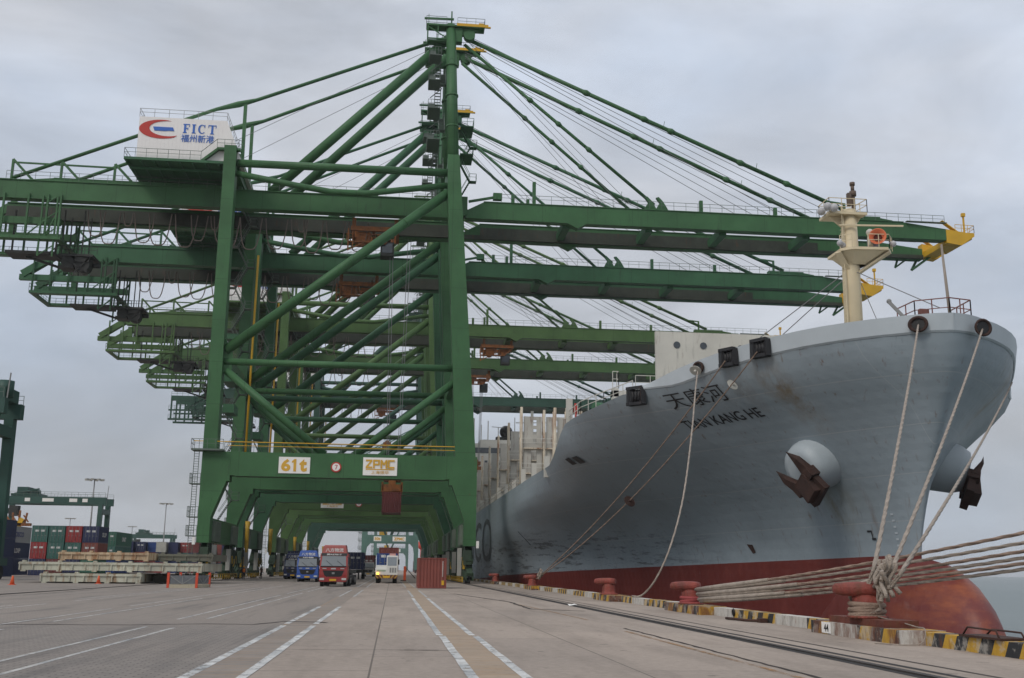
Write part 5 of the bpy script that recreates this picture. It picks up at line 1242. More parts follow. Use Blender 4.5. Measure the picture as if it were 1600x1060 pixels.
# stern of the forecastle: rails, mooring winch, crane pedestal
mb = MB().rail([(18.1, 79.4, 15.02), (16.3, 81.9, 14.5), (14.9, 84.5, 14.1), (14.5, 88, 13.8)], 1.1, .9, .06); SB(mb, 'deck_railing', OFFW)
SB(MB().box(17.6, 18.1, 84.6, 85.3, 12.9, 16.4).box(17.6, 22, 84.6, 85.3, 15.7, 16.2).rail([(17.6, 84.6, 16.4), (18.1, 84.6, 16.4), (18.1, 85.3, 16.4)], 1.4, .7, .06).rail([(19.5, 84.5, 16.2), (22, 84.5, 16.2)], 1.3, 1.2, .05), 'winch_platform', OFFW)
SB(MB().box(18.3, 21, 84.55, 84.6, 15.4, 15.7), 'warning_band', YEL)
SB(MB().cyl((16.6, 85.2, 14.7), (1,.3,0), .55, 1.0, 16), 'mooring_winch', GREEN2)
SB(MB().box(14.35, 14.85, 88.2, 88.7, 13.2, 16.0), 'locker', OFFW)
SB(MB().tube([(14.9, 87, 13.0), (14.9, 87, 15.4)], .1, 8).box(14.75, 15.05, 86.9, 87.1, 14.6, 15.2), 'hydrant_post', REDP)
# lashing bridges / cell guides, every 14.2 m along the deck
def lashing_bridge():
    rt = MB(); pa = MB(); ra = MB()
    for i in range(14):
        x = 14.9+i*2.75
        h = 20.9 if i % 2 == 0 else 20.6
        rt.tube([(x, 0, 10.2), (x, 0, h)], .16, 6); rt.tube([(x, .9, 10.2), (x, .9, h-.3)], .12, 6); rt.tube([(x+.9, 1.3, 10.2), (x+.9, 1.3, 17.5+(i*7 % 5)*.5)], .09, 5)
    for i in range(13):
        x0 = 15.2+i*2.75; x1 = x0+2.2; c = x0+1.35
        # panel with three slotted openings
        zs = [14.2, 16.1, 17.3, 18.4, 19.6]
        ys = (.25, .4)
        pa.box(x0, c-.22, *ys, 16.0, 19.8); pa.box(c+.22, x1, *ys, 16.0, 19.8)
        for za, zb in ((16.0, 16.5), (17.2, 17.6), (18.3, 18.7), (19.4, 19.8)): pa.box(c-.219, c+.219, *ys, za, zb)
        pa.box(x0, x0+.9, .25, .5, 10.2, 15.9); pa.box(x1-.6, x1, .25, .5, 10.2, 15.9)
        rt.box(x0, x1, -.3, 1.2, 15.85, 15.99); rt.box(x0, x1, -.3, 1.2, 12.85, 12.99)
    ra.rail([(14.9, -.3, 16), (50, -.3, 16)], 1.1, 2.7, .06); ra.rail([(14.9, -.3, 13), (50, -.3, 13)], 1.1, 2.7, .06); ra.rail([(13.95, -6, 11.1), (13.95, 7, 11.1)], .9, 1.4, .05)
    return pa, rt, ra
RUSTP = mat('rust_streaked_posts', (.52, .46, .36), .6, var=.2, scale=.8, dirt=.4, rust=.8, rustcol=(.20, .075, .03))
first = None
for k in range(9):
    y = 125.5+k*14.2
    if k == 0:
        pa, rt, ra = lashing_bridge()
        first = pa.build('lashing_bridge', LASH, ship); MBp = rt.build('guide_post', RUSTP, first); ra.build('bridge_railing', OFFW, first)
        base = (-SO[0], -SO[1], -SO[2]); first.location = (base[0], base[1]+y, base[2]); lb = first
    else:
        lb = copy_tree(first, ship); lb.location = (base[0], base[1]+y, base[2])
lb = copy_tree(first, ship); lb.location = (base[0]+1.5, base[1]+108.5, base[2]-2.6)
# bollard posts and hatch coaming by the deck edge
for k in range(16):
    y = 100+k*9.3; SB(MB().box(14.1, 14.6, y, y+.5, 10.3, 12.3+.25*(k % 3)), 'deck_edge_stanchion', OFFW)
SB(MB().box(16.8, 50.2, 104, 238, 10.21, 12.4), 'hatch_coaming', LASH)
# superstructure
mb = MB().box(16, 51, 251, 264, 10.2, 28.2).box(14.2, 52.8, 251.5, 258, 28.2, 31.2).box(20, 47, 252, 262, 31.2, 32.2).box(27, 41, 265, 278, 10.2, 30)
hs = SB(mb, 'superstructure', mat('superstructure_white', (.62, .61, .57), .5, var=.05, dirt=.2, rust=.15))
mb = MB().box(14.6, 52.4, 251.42, 251.49, 28.9, 30.2)
SB(mb, 'bridge_window', GLASS, hs)
for lv in range(6):
    mb = MB()
    for i in range(11): mb.box(18+i*3, 18.7+i*3, 250.93, 250.98, 12.2+lv*2.8, 13.1+lv*2.8)
    SB(mb, 'cabin_window', GLASS, hs)
SB(MB().tube([(33, 256, 32), (33, 256, 40)], .35, 8).bar((29, 256, 37), (37, 256, 37.2), .2), 'radar_mast', OFFW, hs)
for x_, h_, r_ in ((22, 37, .12), (28.5, 38, .1), (18.5, 37.6, .25), (20.4, 36, .08), (31, 38.5, .08)): SB(MB().tube([(x_, 254, 31.2), (x_, 254, h_)], r_, 6), 'aerial', OFFW, hs)
SB(MB().tube([(24.5, 254, 32), (24.5, 254, 35.5)], .1, 6).bar((22.9, 254, 35.6), (26, 254, 35.4), .14), 'radar_scanner', OFFW, hs)
SB(MB().ball((26.5, 255, 34.5), 1.6, 10).cyl((26.5, 255, 32.6), (0,0,1), .6, .8, 12), 'satellite_dome', BLK, hs)
SB(MB().box(24, 33, 254, 256, 32.2, 33.2), 'wheelhouse_top', DARK, hs)

# ---------------------------------------------------------------- mooring ropes, each one its own thing
ROPE = mat('mooring_rope', (.33, .28, .235), .85, var=.22, scale=3, dirt=.4, bump=.9, bscale=26, streak=False)
ROPEB = mat('mooring_rope_brown', (.27, .195, .15), .85, var=.22, scale=3, dirt=.4, bump=.9, bscale=26, streak=False)
def catenary(a, b, sag, n=24):
    a = Vector(a); b = Vector(b)
    return [a.lerp(b, i/n)-Vector((0,0,sag*4*(i/n)*(1-i/n))) for i in range(n+1)]
def rope(pts, r, label, group, m=ROPE, name='mooring_rope', strands=True):
    mb = MB().tube(pts, r*.8 if strands else r, 7)
    if strands:
        P = [Vector(p) for p in pts]; L_ = [0]
        for a, b in zip(P, P[1:]): L_.append(L_[-1]+(b-a).length)
        tot = L_[-1]; n = int(min(260, tot/(r*5.5)))
        def ev(s):
            for i in range(len(P)-1):
                if s <= L_[i+1] or i == len(P)-2:
                    f = (s-L_[i])/max(1e-6, L_[i+1]-L_[i]); return P[i].lerp(P[i+1], f), (P[i+1]-P[i]).normalized()
        turns = min(n/7, tot/(r*14))
        for k in range(3):
            q = []
            for i in range(n+1):
                c, d = ev(tot*i/n); u = d.orthogonal().normalized() if abs(d.z) > .98 else d.cross(Vector((0,0,1))).normalized(); v = d.cross(u)
                a = 2*pi*(k/3+turns*i/n); q.append(c+(u*cos(a)+v*sin(a))*r*.46)
            mb.tube(q, r*.58, 5, False)
    c = Vector(pts[0]); o = mb.build(name, m, None, tuple(c)); o.location = c
    return tag(o, label, 'mooring rope', group)
GR1 = 'bow ropes on the nearest bollard'; GR2 = 'breast of taut ropes leaving the picture'; GR3 = 'spring ropes from the forecastle rollers'
K = Vector((12.45, 26.0, 1.85))
B1 = Vector((12.25, 27.0, 0)); B2 = Vector((12.25, 43.6, 0)); B5 = Vector((12.25, 94.0, 0))
rope(catenary(F1, (12.3, 26.55, 1.75), .25)+[Vector((12.1, 26.8, 1.05))], .062, 'mooring rope from the left fairlead in the bow bulwark down to the nearest bollard', GR1)
rope(catenary(F2, (12.5, 26.0, 1.7), .25)+[Vector((12.35, 26.3, 1.05))], .062, 'mooring rope from the rusty fairlead at the bow tip down to the nearest bollard', GR1)
F3 = Vector((XC+hbp(70.5, 15.2)+.1, 70.5, 15.2))
rope(catenary(F3, (12.6, 25.7, 1.65), .3)+[Vector((12.3, 26.1, 1.05))], .062, 'mooring rope from the far flank of the bow down to the nearest bollard', GR1)
# knots and splices above the bollard and turns around it
def knot(c, n, sz, seed, label, r=.055):
    rr = random.Random(seed); mb = MB()
    for k in range(n):
        p = Vector(c)+Vector((rr.uniform(-1,1)*sz*.5, rr.uniform(-1,1)*sz*.9, rr.uniform(-1,1)*sz)); d = Vector((rr.uniform(-.3,.3), rr.uniform(-.6,.6), rr.uniform(.4,1))).normalized()
        q = [p+d*.34*(t-.5)*2+Vector((sin(5*t+k)*.05, cos(6*t+k)*.07, 0)) for t in [i/6 for i in range(7)]]
        mb.tube(q, r, 6)
    o = mb.build('rope_knot', ROPE, None, tuple(c)); o.location = c
    return tag(o, label, 'knot')
knot((12.35, 26.15, 1.5), 15, .30, 4, 'tangle of knotted and spliced rope eyes just above the nearest bollard')
def coil(c, r0, z0, z1, n, label, rr_=.06, m=ROPEB, ph=0.0, tilt=.1):
    mb = MB(); q = []
    for i in range(n*16+1):
        a = 2*pi*i/16+ph; t = i/(n*16); q.append((r0*cos(a), r0*sin(a), z0+(z1-z0)*t+tilt*sin(a*.5+1)*.6))
    mb.tube(q, rr_, 7)
    o = mb.build('rope_turns', m, c and None); o.location = c
    return tag(o, label, 'rope coil')
coil((12.25, 27.0, 0), .42, .50, .86, 5, 'brown rope wound in turns around the stem of the nearest bollard', .066)
# eye loops going down behind the head
rope([K+Vector((-.05, .6, -.35)), (12.0, 27.0, 1.35), (11.95, 27.35, 1.0), (12.2, 27.45, .8)], .05, 'short rope eye spread over the left of the nearest bollard head', GR1, ROPE)
rope([(12.3, 26.3, 1.5), (12.3, 26.45, 1.0), (12.42, 26.52, .75), (12.1, 26.6, .62), (11.83, 27.0, .74)], .05, 'rope end dropping down the right side of the nearest bollard to its turns', GR1, ROPE)
# six lines from the second bollard
for k, (ze, xe, dz) in enumerate(((2.74, 17.0, 1.0), (2.5, 17.1, .98), (2.26, 17.0, .82), (2.1, 17.1, .76), (1.94, 17.0, .62), (1.80, 17.1, .55))):
    s = Vector((12.35+.05*(k % 2), 43.2-.1*k, dz-.08)); e = Vector((xe, 27.45, ze)); far = e+(e-s)*2.1+Vector((0,0,1.2))
    pts = catenary(s, e, .12, 10)+[e.lerp(far, t)+Vector((0,0,.0)) for t in (.25, .5, .75, 1)]
    lab = ['uppermost taut rope of the six from the second bollard towards the open sea', 'second rope from the top of the six taut ropes on the second bollard', 'third rope from the top of the six taut ropes on the second bollard',
           'third rope from the bottom of the six taut ropes on the second bollard', 'second rope from the bottom of the six taut ropes on the second bollard', 'lowest taut rope of the six from the second bollard towards the open sea'][k]
    rope(pts, .055, lab, GR2, ROPE if k % 2 else ROPEB)
    # frayed chafing sleeve near the bollard
    mb = MB().tube([s.lerp(e, t)-Vector((0,0,.12*4*t*(1-t))) for t in (.0, .1, .2, .3+.05*(k % 3))], [.075, .095, .09, .07], 7)
    o = mb.build('chafing_sleeve', ROPE, None, tuple(s)); o.location = s
    tag(o, ['frayed sleeve on the uppermost rope at the second bollard', 'frayed sleeve on the second rope from the top at the second bollard', 'frayed sleeve on the third rope from the top at the second bollard', 'frayed sleeve on the third rope from the bottom at the second bollard', 'frayed sleeve on the second rope from the bottom at the second bollard', 'frayed sleeve on the lowest rope at the second bollard'][k], 'rope sleeve', 'chafing sleeves on the taut ropes')
coil((12.25, 43.6, 0), .40, .34, .62, 3, 'pinkish red stained rope turns low on the second bollard', .07, mat('red_stained_rope', (.30, .06, .06), .8, var=.2), 1)
# springs to the bollard far along, slack line, rat guards
rope(catenary(G1+Vector((-.3,-.2,-.2)), (12.4, 92.6, .9), 1.0), .05, 'spring rope from the left roller fairlead across the hull to a bollard farther back', GR3, ROPEB)
rope(catenary(G2+Vector((-.3,-.2,-.2)), (12.5, 92.4, 1.0), 1.3), .05, 'spring rope from the right roller fairlead across the hull to a bollard farther back', GR3, ROPEB)
sl_ = [F4+Vector((-.1,-.1,-.1)), (19.2, 66, 13.2), (17.0, 59.5, 9.4), (15.2, 55.0, 5.6), (14.0, 53.2, 3.0), (13.2, 53.2, 1.3), (12.7, 54.2, .45), (12.5, 55.6, .36)]
def smooth(pts, n=6):
    P = [Vector(p) for p in pts]; o = []
    for i in range(len(P)-1):
        p0 = P[max(0, i-1)]; p1 = P[i]; p2 = P[i+1]; p3 = P[min(len(P)-1, i+2)]
        for k in range(n):
            t = k/n; o.append(.5*((2*p1)+(p2-p0)*t+(2*p0-5*p1+4*p2-p3)*t*t+(3*p1-p0-3*p2+p3)*t**3))
    return o+[P[-1]]
rope(smooth(sl_), .05, 'slack rope hanging in a curve from the round fairlead down to the kerb', GR3)
def ratguard(c, d, label, m=OFFW, r=.42):
    mb = MB().cyl((0,0,0), d, r, .04, 18).cyl((0,0,0), d, .1, .4, 10)
    o = mb.build('rat_guard', m); o.location = c; tag(o, label, 'rat guard', 'rat guards on the ropes')
d1 = (Vector((12.4, 92.6, .9))-G1).normalized(); d2 = (Vector((12.5, 92.4, 1.0))-G2).normalized()
ratguard(G1+d1*13.5-Vector((0,0,2.2)), d1, 'rusty rat guard disc halfway along the left spring rope', RUST, .48)
ratguard(G2+d2*3.2-Vector((0,0,.45)), d2, 'white rat guard disc on the spring rope beside the right roller box')
ratguard(F4+Vector((-.5,-.8,-.35)), Vector((-.4,-.5,-.7)), 'white rat guard disc just below the round fairlead')
# knot by the far bollard
o = knot((12.55, 91.2, 1.35), 6, .3, 9, 'small rope splice just before the bollard farther back', .06)
# thin messenger line on the kerb beside the nearest bollard
rope(smooth([(12.3, 26.5, .55), (12.5, 25.6, .45), (12.35, 24.6, .40), (12.2, 23.9, .38), (12.05, 23.75, .1), (11.8, 24.0, .03), (11.3, 24.6, .03)]), .014, 'thin loose line trailing from the nearest bollard over the kerb', None, ROPE, 'loose_line', False)
# ---------------------------------------------------------------- vehicles and yard
def container(name_mat, L_=6.06, H=2.59, label=None, group=None, loc=(0,0,0), rz=0, doors=True, logo=None, logo_m=None, vent=None, side_logo=None):
    """long axis along Y, door end at -Y, base at z = 0"""
    m = name_mat; W = 2.438; h = W/2
    r = empty('shipping_container', loc, rz, label, 'container', group)
    mb = MB()
    for x in (-h, h-.1):
        mb.box(x, x+.1, 0, .12, 0, H); mb.box(x, x+.1, L_-.12, L_, 0, H)
        mb.box(x+.005, x+.095, .12, L_-.12, 0, .14); mb.box(x+.005, x+.095, .12, L_-.12, H-.1, H-.002)
    mb.box(-h+.1, h-.1, .005, .1, 0.02, .14); mb.box(-h+.1, h-.1, .005, .1, H-.1, H-.003); mb.box(-h+.1, h-.1, L_-.1, L_-.005, .02, .14); mb.box(-h+.1, h-.1, L_-.1, L_-.005, H-.1, H-.003)
    mb.box(-h+.1, h-.1, .1, L_-.1, H-.06, H-.03); mb.box(-h+.1, h-.1, .1, L_-.1, .1, .15)
    def corr(p0, p1, nrm, n):
        p0 = Vector(p0); p1 = Vector(p1); nv = Vector(nrm); vs = []
        for i in range(n*4+1):
            q = p0.lerp(p1, i/(n*4)); d = (0, 0, .036, .036)[i % 4]; vs.append(q-nv*d); vs.append(q-nv*d+Vector((0, 0, H-.24)))
        mb.add(vs, [(2*i, 2*i+2, 2*i+3, 2*i+1) for i in range(n*4)])
    k = int(L_/.28)
    corr((-h+.02, .12, .14), (-h+.02, L_-.12, .14), (-1, 0, 0), k); corr((h-.02, .12, .14), (h-.02, L_-.12, .14), (1, 0, 0), k); corr((-h+.1, L_-.02, .14), (h-.1, L_-.02, .14), (0, 1, 0), 8)
    if not doors: corr((-h+.1, .03, .14), (h-.1, .03, .14), (0, -1, 0), 8)
    mb.build('container_body', m, r)
    if doors:
        for s in (-1, 1):
            d = MB().box(min(s*.01, s*(h-.11)), max(s*.01, s*(h-.11)), .03, .07, .16, H-.12)
            for zz in (.5, 1.1, 1.7): d.box(min(s*.06, s*(h-.16)), max(s*.06, s*(h-.16)), .018, .029, zz, zz+.35)
            dd = d.build('door', m, r)
            b = MB()
            for xx in (.28, .82): b.tube([(s*xx, -.01, .14), (s*xx, -.01, H-.1)], .022, 6); b.box(s*xx-.05, s*xx+.22, -.03, -.01, 1.0, 1.06)
            b.build('lock_rod', STEEL, dd)
            MB().box(min(s*.15, s*.7), max(s*.15, s*.7), .012, .017, 1.62, 1.92).build('marking', mat('container_marking', (.55, .56, .55), .5, var=.2, scale=6), dd)
    if side_logo:
        for x, rot in ((h+.005, 90),):
            t = text_mesh(side_logo[0], side_logo[2], side_logo[3], 0, .03); t.xf(Matrix.Translation((x+.01, side_logo[4], H*.5)) @ Matrix.Rotation(radians(rot), 4, 'Z')); t.build('lettering', side_logo[1], r)
    return r
CM = {k: mat('container_'+k, c, .5, var=.12, scale=.7, dirt=.3, rust=.25) for k, c in dict(navy=(.022, .03, .085), teal=(.042, .125, .105), red=(.28, .032, .032), brown=(.20, .055, .042), grey=(.33, .33, .33), maroon=(.15, .038, .036), green=(.04, .13, .09), blue=(.02, .055, .2), pale=(.42, .42, .38)).items()}
LW = mat('container_lettering_white', (.62, .62, .6), .5); LB = mat('container_lettering_blue', (.05, .06, .2), .5)
# the lone brown box on the quay, its blank end to the camera
c = container(CM['brown'], 6.06, 2.59, 'reddish brown container standing alone on the concrete by the drain strip', None, (3.42, 93.6, 0), 0, False)
c.location.x = 3.48
for ch in c.children: pass
mb = MB()
MB().box(.80, 1.02, -.0, .008, .30, .68).build('warning_label', YEL, c)
t = MB()
for k in range(16): t.box(.86, .92, -.002, .01, 1.0+k*.083, 1.06+k*.083)
t.build('serial_marking', LW, c)
# red container carried under the nearest crane
c = container(CM['maroon'], 6.06, 2.59, 'dark red container hanging from the spreader under the nearest crane', None, (-.35, 138.75-3.03, 8.55), 0, False)
GY = 'containers stacked in the yard'
# stack beside the left yard crane
for k, (mm, lab) in enumerate((('navy', 'navy container at the foot of the three high stack beside the left yard crane'), ('navy', 'middle navy container of the three high stack beside the left yard crane'), ('navy', 'plain top navy container of the three high stack beside the left yard crane'))):
    container(CM[mm], 12.19, 2.59, lab, GY, (-54.75, 148, k*2.6), 0, True, side_logo=('CRLDIP', LW, 4.6, .75, 5.2) if k < 2 else None)
for k, (mm, lab) in enumerate((('navy', 'dark container under the navy one in the stack topped by a grey box'), ('navy', 'navy container directly below the grey lettered box'), ('grey', 'pale grey container with blue lettering on top of a navy one'))):
    container(CM[mm], 12.19, 2.59, lab, GY, (-62.3, 178, k*2.6), 0, True, side_logo=('COSCO', LB, 5.2, .8, 6) if k == 2 else (('CRLDIP', LW, 4.6, .75, 5.2) if k == 1 else None))
cols = [('teal', 'red', 'navy'), ('teal', 'teal', 'maroon'), ('red', 'teal', 'navy'), ('navy', 'brown', 'green')]
nm = ['first column beside the grey box', 'second column from the grey box', 'column with the bright red top box', 'column beyond the bright red top box']
for i, col in enumerate(cols):
    for k in range(3):
        mm = col[2-k]
        container(CM[mm], 6.06, 2.59, '%s container %s, %s' % ({'teal': 'teal', 'red': 'red', 'navy': 'navy', 'maroon': 'maroon', 'brown': 'rusty brown', 'green': 'green'}[mm], ('at ground level', 'on the second tier', 'on the top tier')[k], nm[i]), GY, (-55.9+i*2.62, 178, k*2.6), 0, True, side_logo=('CRLDIP', LW, 2.6, .7, 3.4) if (i == 3 and k == 2) else None)
c = container(CM['green'], 12.19, 2.59, 'green container with white panel lettering right of the navy top box', GY, (-52.0, 205, 5.2), 0, True, side_logo=('UNIT', LW, 3.0, .8, 6)); 
container(CM['teal'], 12.19, 2.59, 'teal container under the green one right of the navy top box', GY, (-52.0, 205, 2.6), 0, True)
far_row = [('navy', 0), ('navy', 1), ('blue', 2), ('pale', 3), ('navy', 4), ('red', 5), ('maroon', 6), ('teal', 7), ('brown', 8), ('navy', 9)]
fl = ['navy box at the left end of the far container row', 'navy box second in the far container row', 'brighter blue box in the far container row', 'pale box standing out in the far container row', 'navy box right after the pale one in the far row', 'red box in the far container row', 'maroon box beside the red one in the far row', 'teal box near the crane leg in the far row', 'brown box behind the crane ladder in the far row', 'navy box at the right end of the far row']
for mm, i in far_row:
    for k in range(3):
        if k == 0: continue
        container(CM[mm] if k == 2 else CM[far_row[(int(i)*3+2) % 10][0]], 6.06, 2.59, fl[i] if k == 2 else 'box under the '+fl[i], 'far container row behind the hatch covers', (-67.5+i*2.75, 285+(i % 3)*1.5, 2.6*k), 0, i in (1, 5))
for i in range(10):
    container(CM[far_row[(i*7+4) % 10][0]], 6.06, 2.59, None, 'ground tier of the far container row', (-67.5+i*2.75, 285+(i % 3)*1.5, 0), 0, False)['label'] = 'ground box two below the '+fl[i].replace(' in the far container row', ' far back').replace(' at the left end of the', ' left of').replace(' in the far row','')
container(CM['blue'], 12.19, 2.59, 'blue ground tier container below the teal one right of the navy top box', GY, (-52.0, 205, 0), 0, True)
# hatch covers stacked on the ground
HC = mat('hatch_cover_paint', (.44, .44, .36), .65, var=.2, scale=.5, dirt=.5, rust=.7, rustcol=(.22, .10, .03), streak=True)
HC2 = mat('hatch_cover_rusty', (.46, .36, .24), .65, var=.22, scale=.6, dirt=.45, rust=.85, rustcol=(.25, .10, .03))
HC3 = mat('hatch_cover_dark', (.13, .13, .10), .7, var=.25, scale=.6, dirt=.5, rust=.5)
def hatch_cover(x0, x1, y0, y1, z, h, m, label):
    r = empty('hatch_cover', ((x0+x1)/2, (y0+y1)/2, z), 0, label, 'hatch cover', 'hatch covers piled on the quay'); off = ((x0+x1)/2, (y0+y1)/2, z)
    MB().box(x0, x1, y0, y1, z+.1, z+h).build('cover_panel', m, r, off)
    mb = MB(); n = int((x1-x0)/1.15)
    for i in range(n+1):
        x = x0+(x1-x0-.1)*i/n; mb.box(x, x+.1, y0-.12, y0-.002, z+.12, z+h-.02)
    mb.box(x0-.06, x1+.06, y0-.14, y0-.122, z+h-.22, z+h-.06)
    mb.build('edge_rib', m, r, off)
    k = max(3, int((x1-x0)/3))
    for i in range(k+1):
        x = x0+.2+(x1-x0-.6)*i/k; MB().box(x, x+.32, y0+.05, y0+.5, z+h+.003, z+h+.14).build('stacking_lug', m, r, off); MB().box(x-.05, x+.4, y0-.05, y0+.3, z-.02, z+.098).build('stacking_lug', m, r, off)
hatch_cover(-32.2, -23.2, 104, 116, 0.03, .86, HC, 'cream rusty hatch cover lying lowest in the pile beside the traffic cone')
hatch_cover(-22.9, -19.6, 108, 118, 0.03, .80, HC3, 'dark hatch cover end at ground level beside the crane leg')
hatch_cover(-34.5, -17.9, 105, 117, 1.06, .86, HC, 'wide pale hatch cover forming the middle layer of the pile')
hatch_cover(-31.2, -23.0, 105.5, 116, 2.08, .78, HC2, 'orange rusted hatch cover on top of the pile')
hatch_cover(-22.8, -17.6, 109, 118, 2.08, .74, HC3, 'dark hatch cover on the upper layer right of the orange rusted one')
# cones, barrier, little fence pen
CO = mat('cone_orange', (.62, .10, .03), .6, var=.1)
def cone(x, y, label, lit=True):
    r = empty('traffic_cone', (x, y, 0), 0, label, 'cone', 'orange traffic cones')
    MB().lathe([(.0, .04), (.20, .04), (.06, .72), (.03, .74), (0, .74)], n=14).build('cone_body', CO, r)
    MB().box(-.26, .26, -.26, .26, 0, .04).build('cone_base', CO, r)
    MB().lathe([(.150, .26), (.105, .44)], n=14).build('cone_band', WHITE2 if lit else CO, r)
cone(-26.6, 102.5, 'orange cone in front of the lowest hatch cover'); cone(-30.8, 92.5, 'dull red cone standing alone near the left edge by the yard crane', False)
pen = empty('barrier_pen', (-16.0, 87.5, 0), 0, 'low barrier pen with red posts and diagonal braces on the paving', 'barrier'); po = (-16.0, 87.5, 0)
CR = mat('pen_cream_beam', (.40, .36, .27), .7, var=.2, dirt=.4, rust=.5); RP = mat('pen_red_post', (.55, .07, .03), .55, var=.1)
P4 = [(-17.05, 85.6), (-14.95, 85.8), (-14.65, 89.8), (-16.9, 89.6)]
for a, b in zip(P4, P4[1:]+P4[:1]):
    MB().bar((*a, .13), (*b, .13), .14, .26).build('base_beam', CR, pen, po)
    q0 = Vector((*a, 0)); q1 = Vector((*b, 0)); m_ = q0.lerp(q1, .5)
    MB().bar(q0+Vector((0,0,1.0)), m_+Vector((0,0,.3)), .06).bar(q1+Vector((0,0,1.0)), m_+Vector((0,0,.3)), .06).bar(m_+Vector((0,0,.3)), m_+Vector((0,0,.9)), .06).build('diagonal_brace', STEEL, pen, po)
    MB().bar(q0.lerp(q1, .06)+Vector((0,0,.62)), q0.lerp(q1, .94)+Vector((0,0,.62)), .015, .62).build('mesh_panel', mat('grey_mesh', (.13, .14, .15), .6, var=.2, scale=3), pen, po)
for a in P4: MB().box(a[0]-.09, a[0]+.09, a[1]-.09, a[1]+.09, 0, 1.16).build('post', RP, pen, po)
ob = empty('hose_stand', (2.0, 150, 0), 0, 'orange red stand with a hanging hose left of the lone container', 'barrier')
MB().box(1.6, 1.95, 149.8, 150.2, 0, 2.0).build('stand', CO, ob, (2.0, 150, 0)); MB().box(1.2, 2.0, 149.6, 150.4, 0, .12).build('foot', DARK, ob, (2.0, 150, 0)); MB().bar((1.9, 150, 1.8), (3.2, 150.5, .4), .08).build('hose', BLK, ob, (2.0, 150, 0))
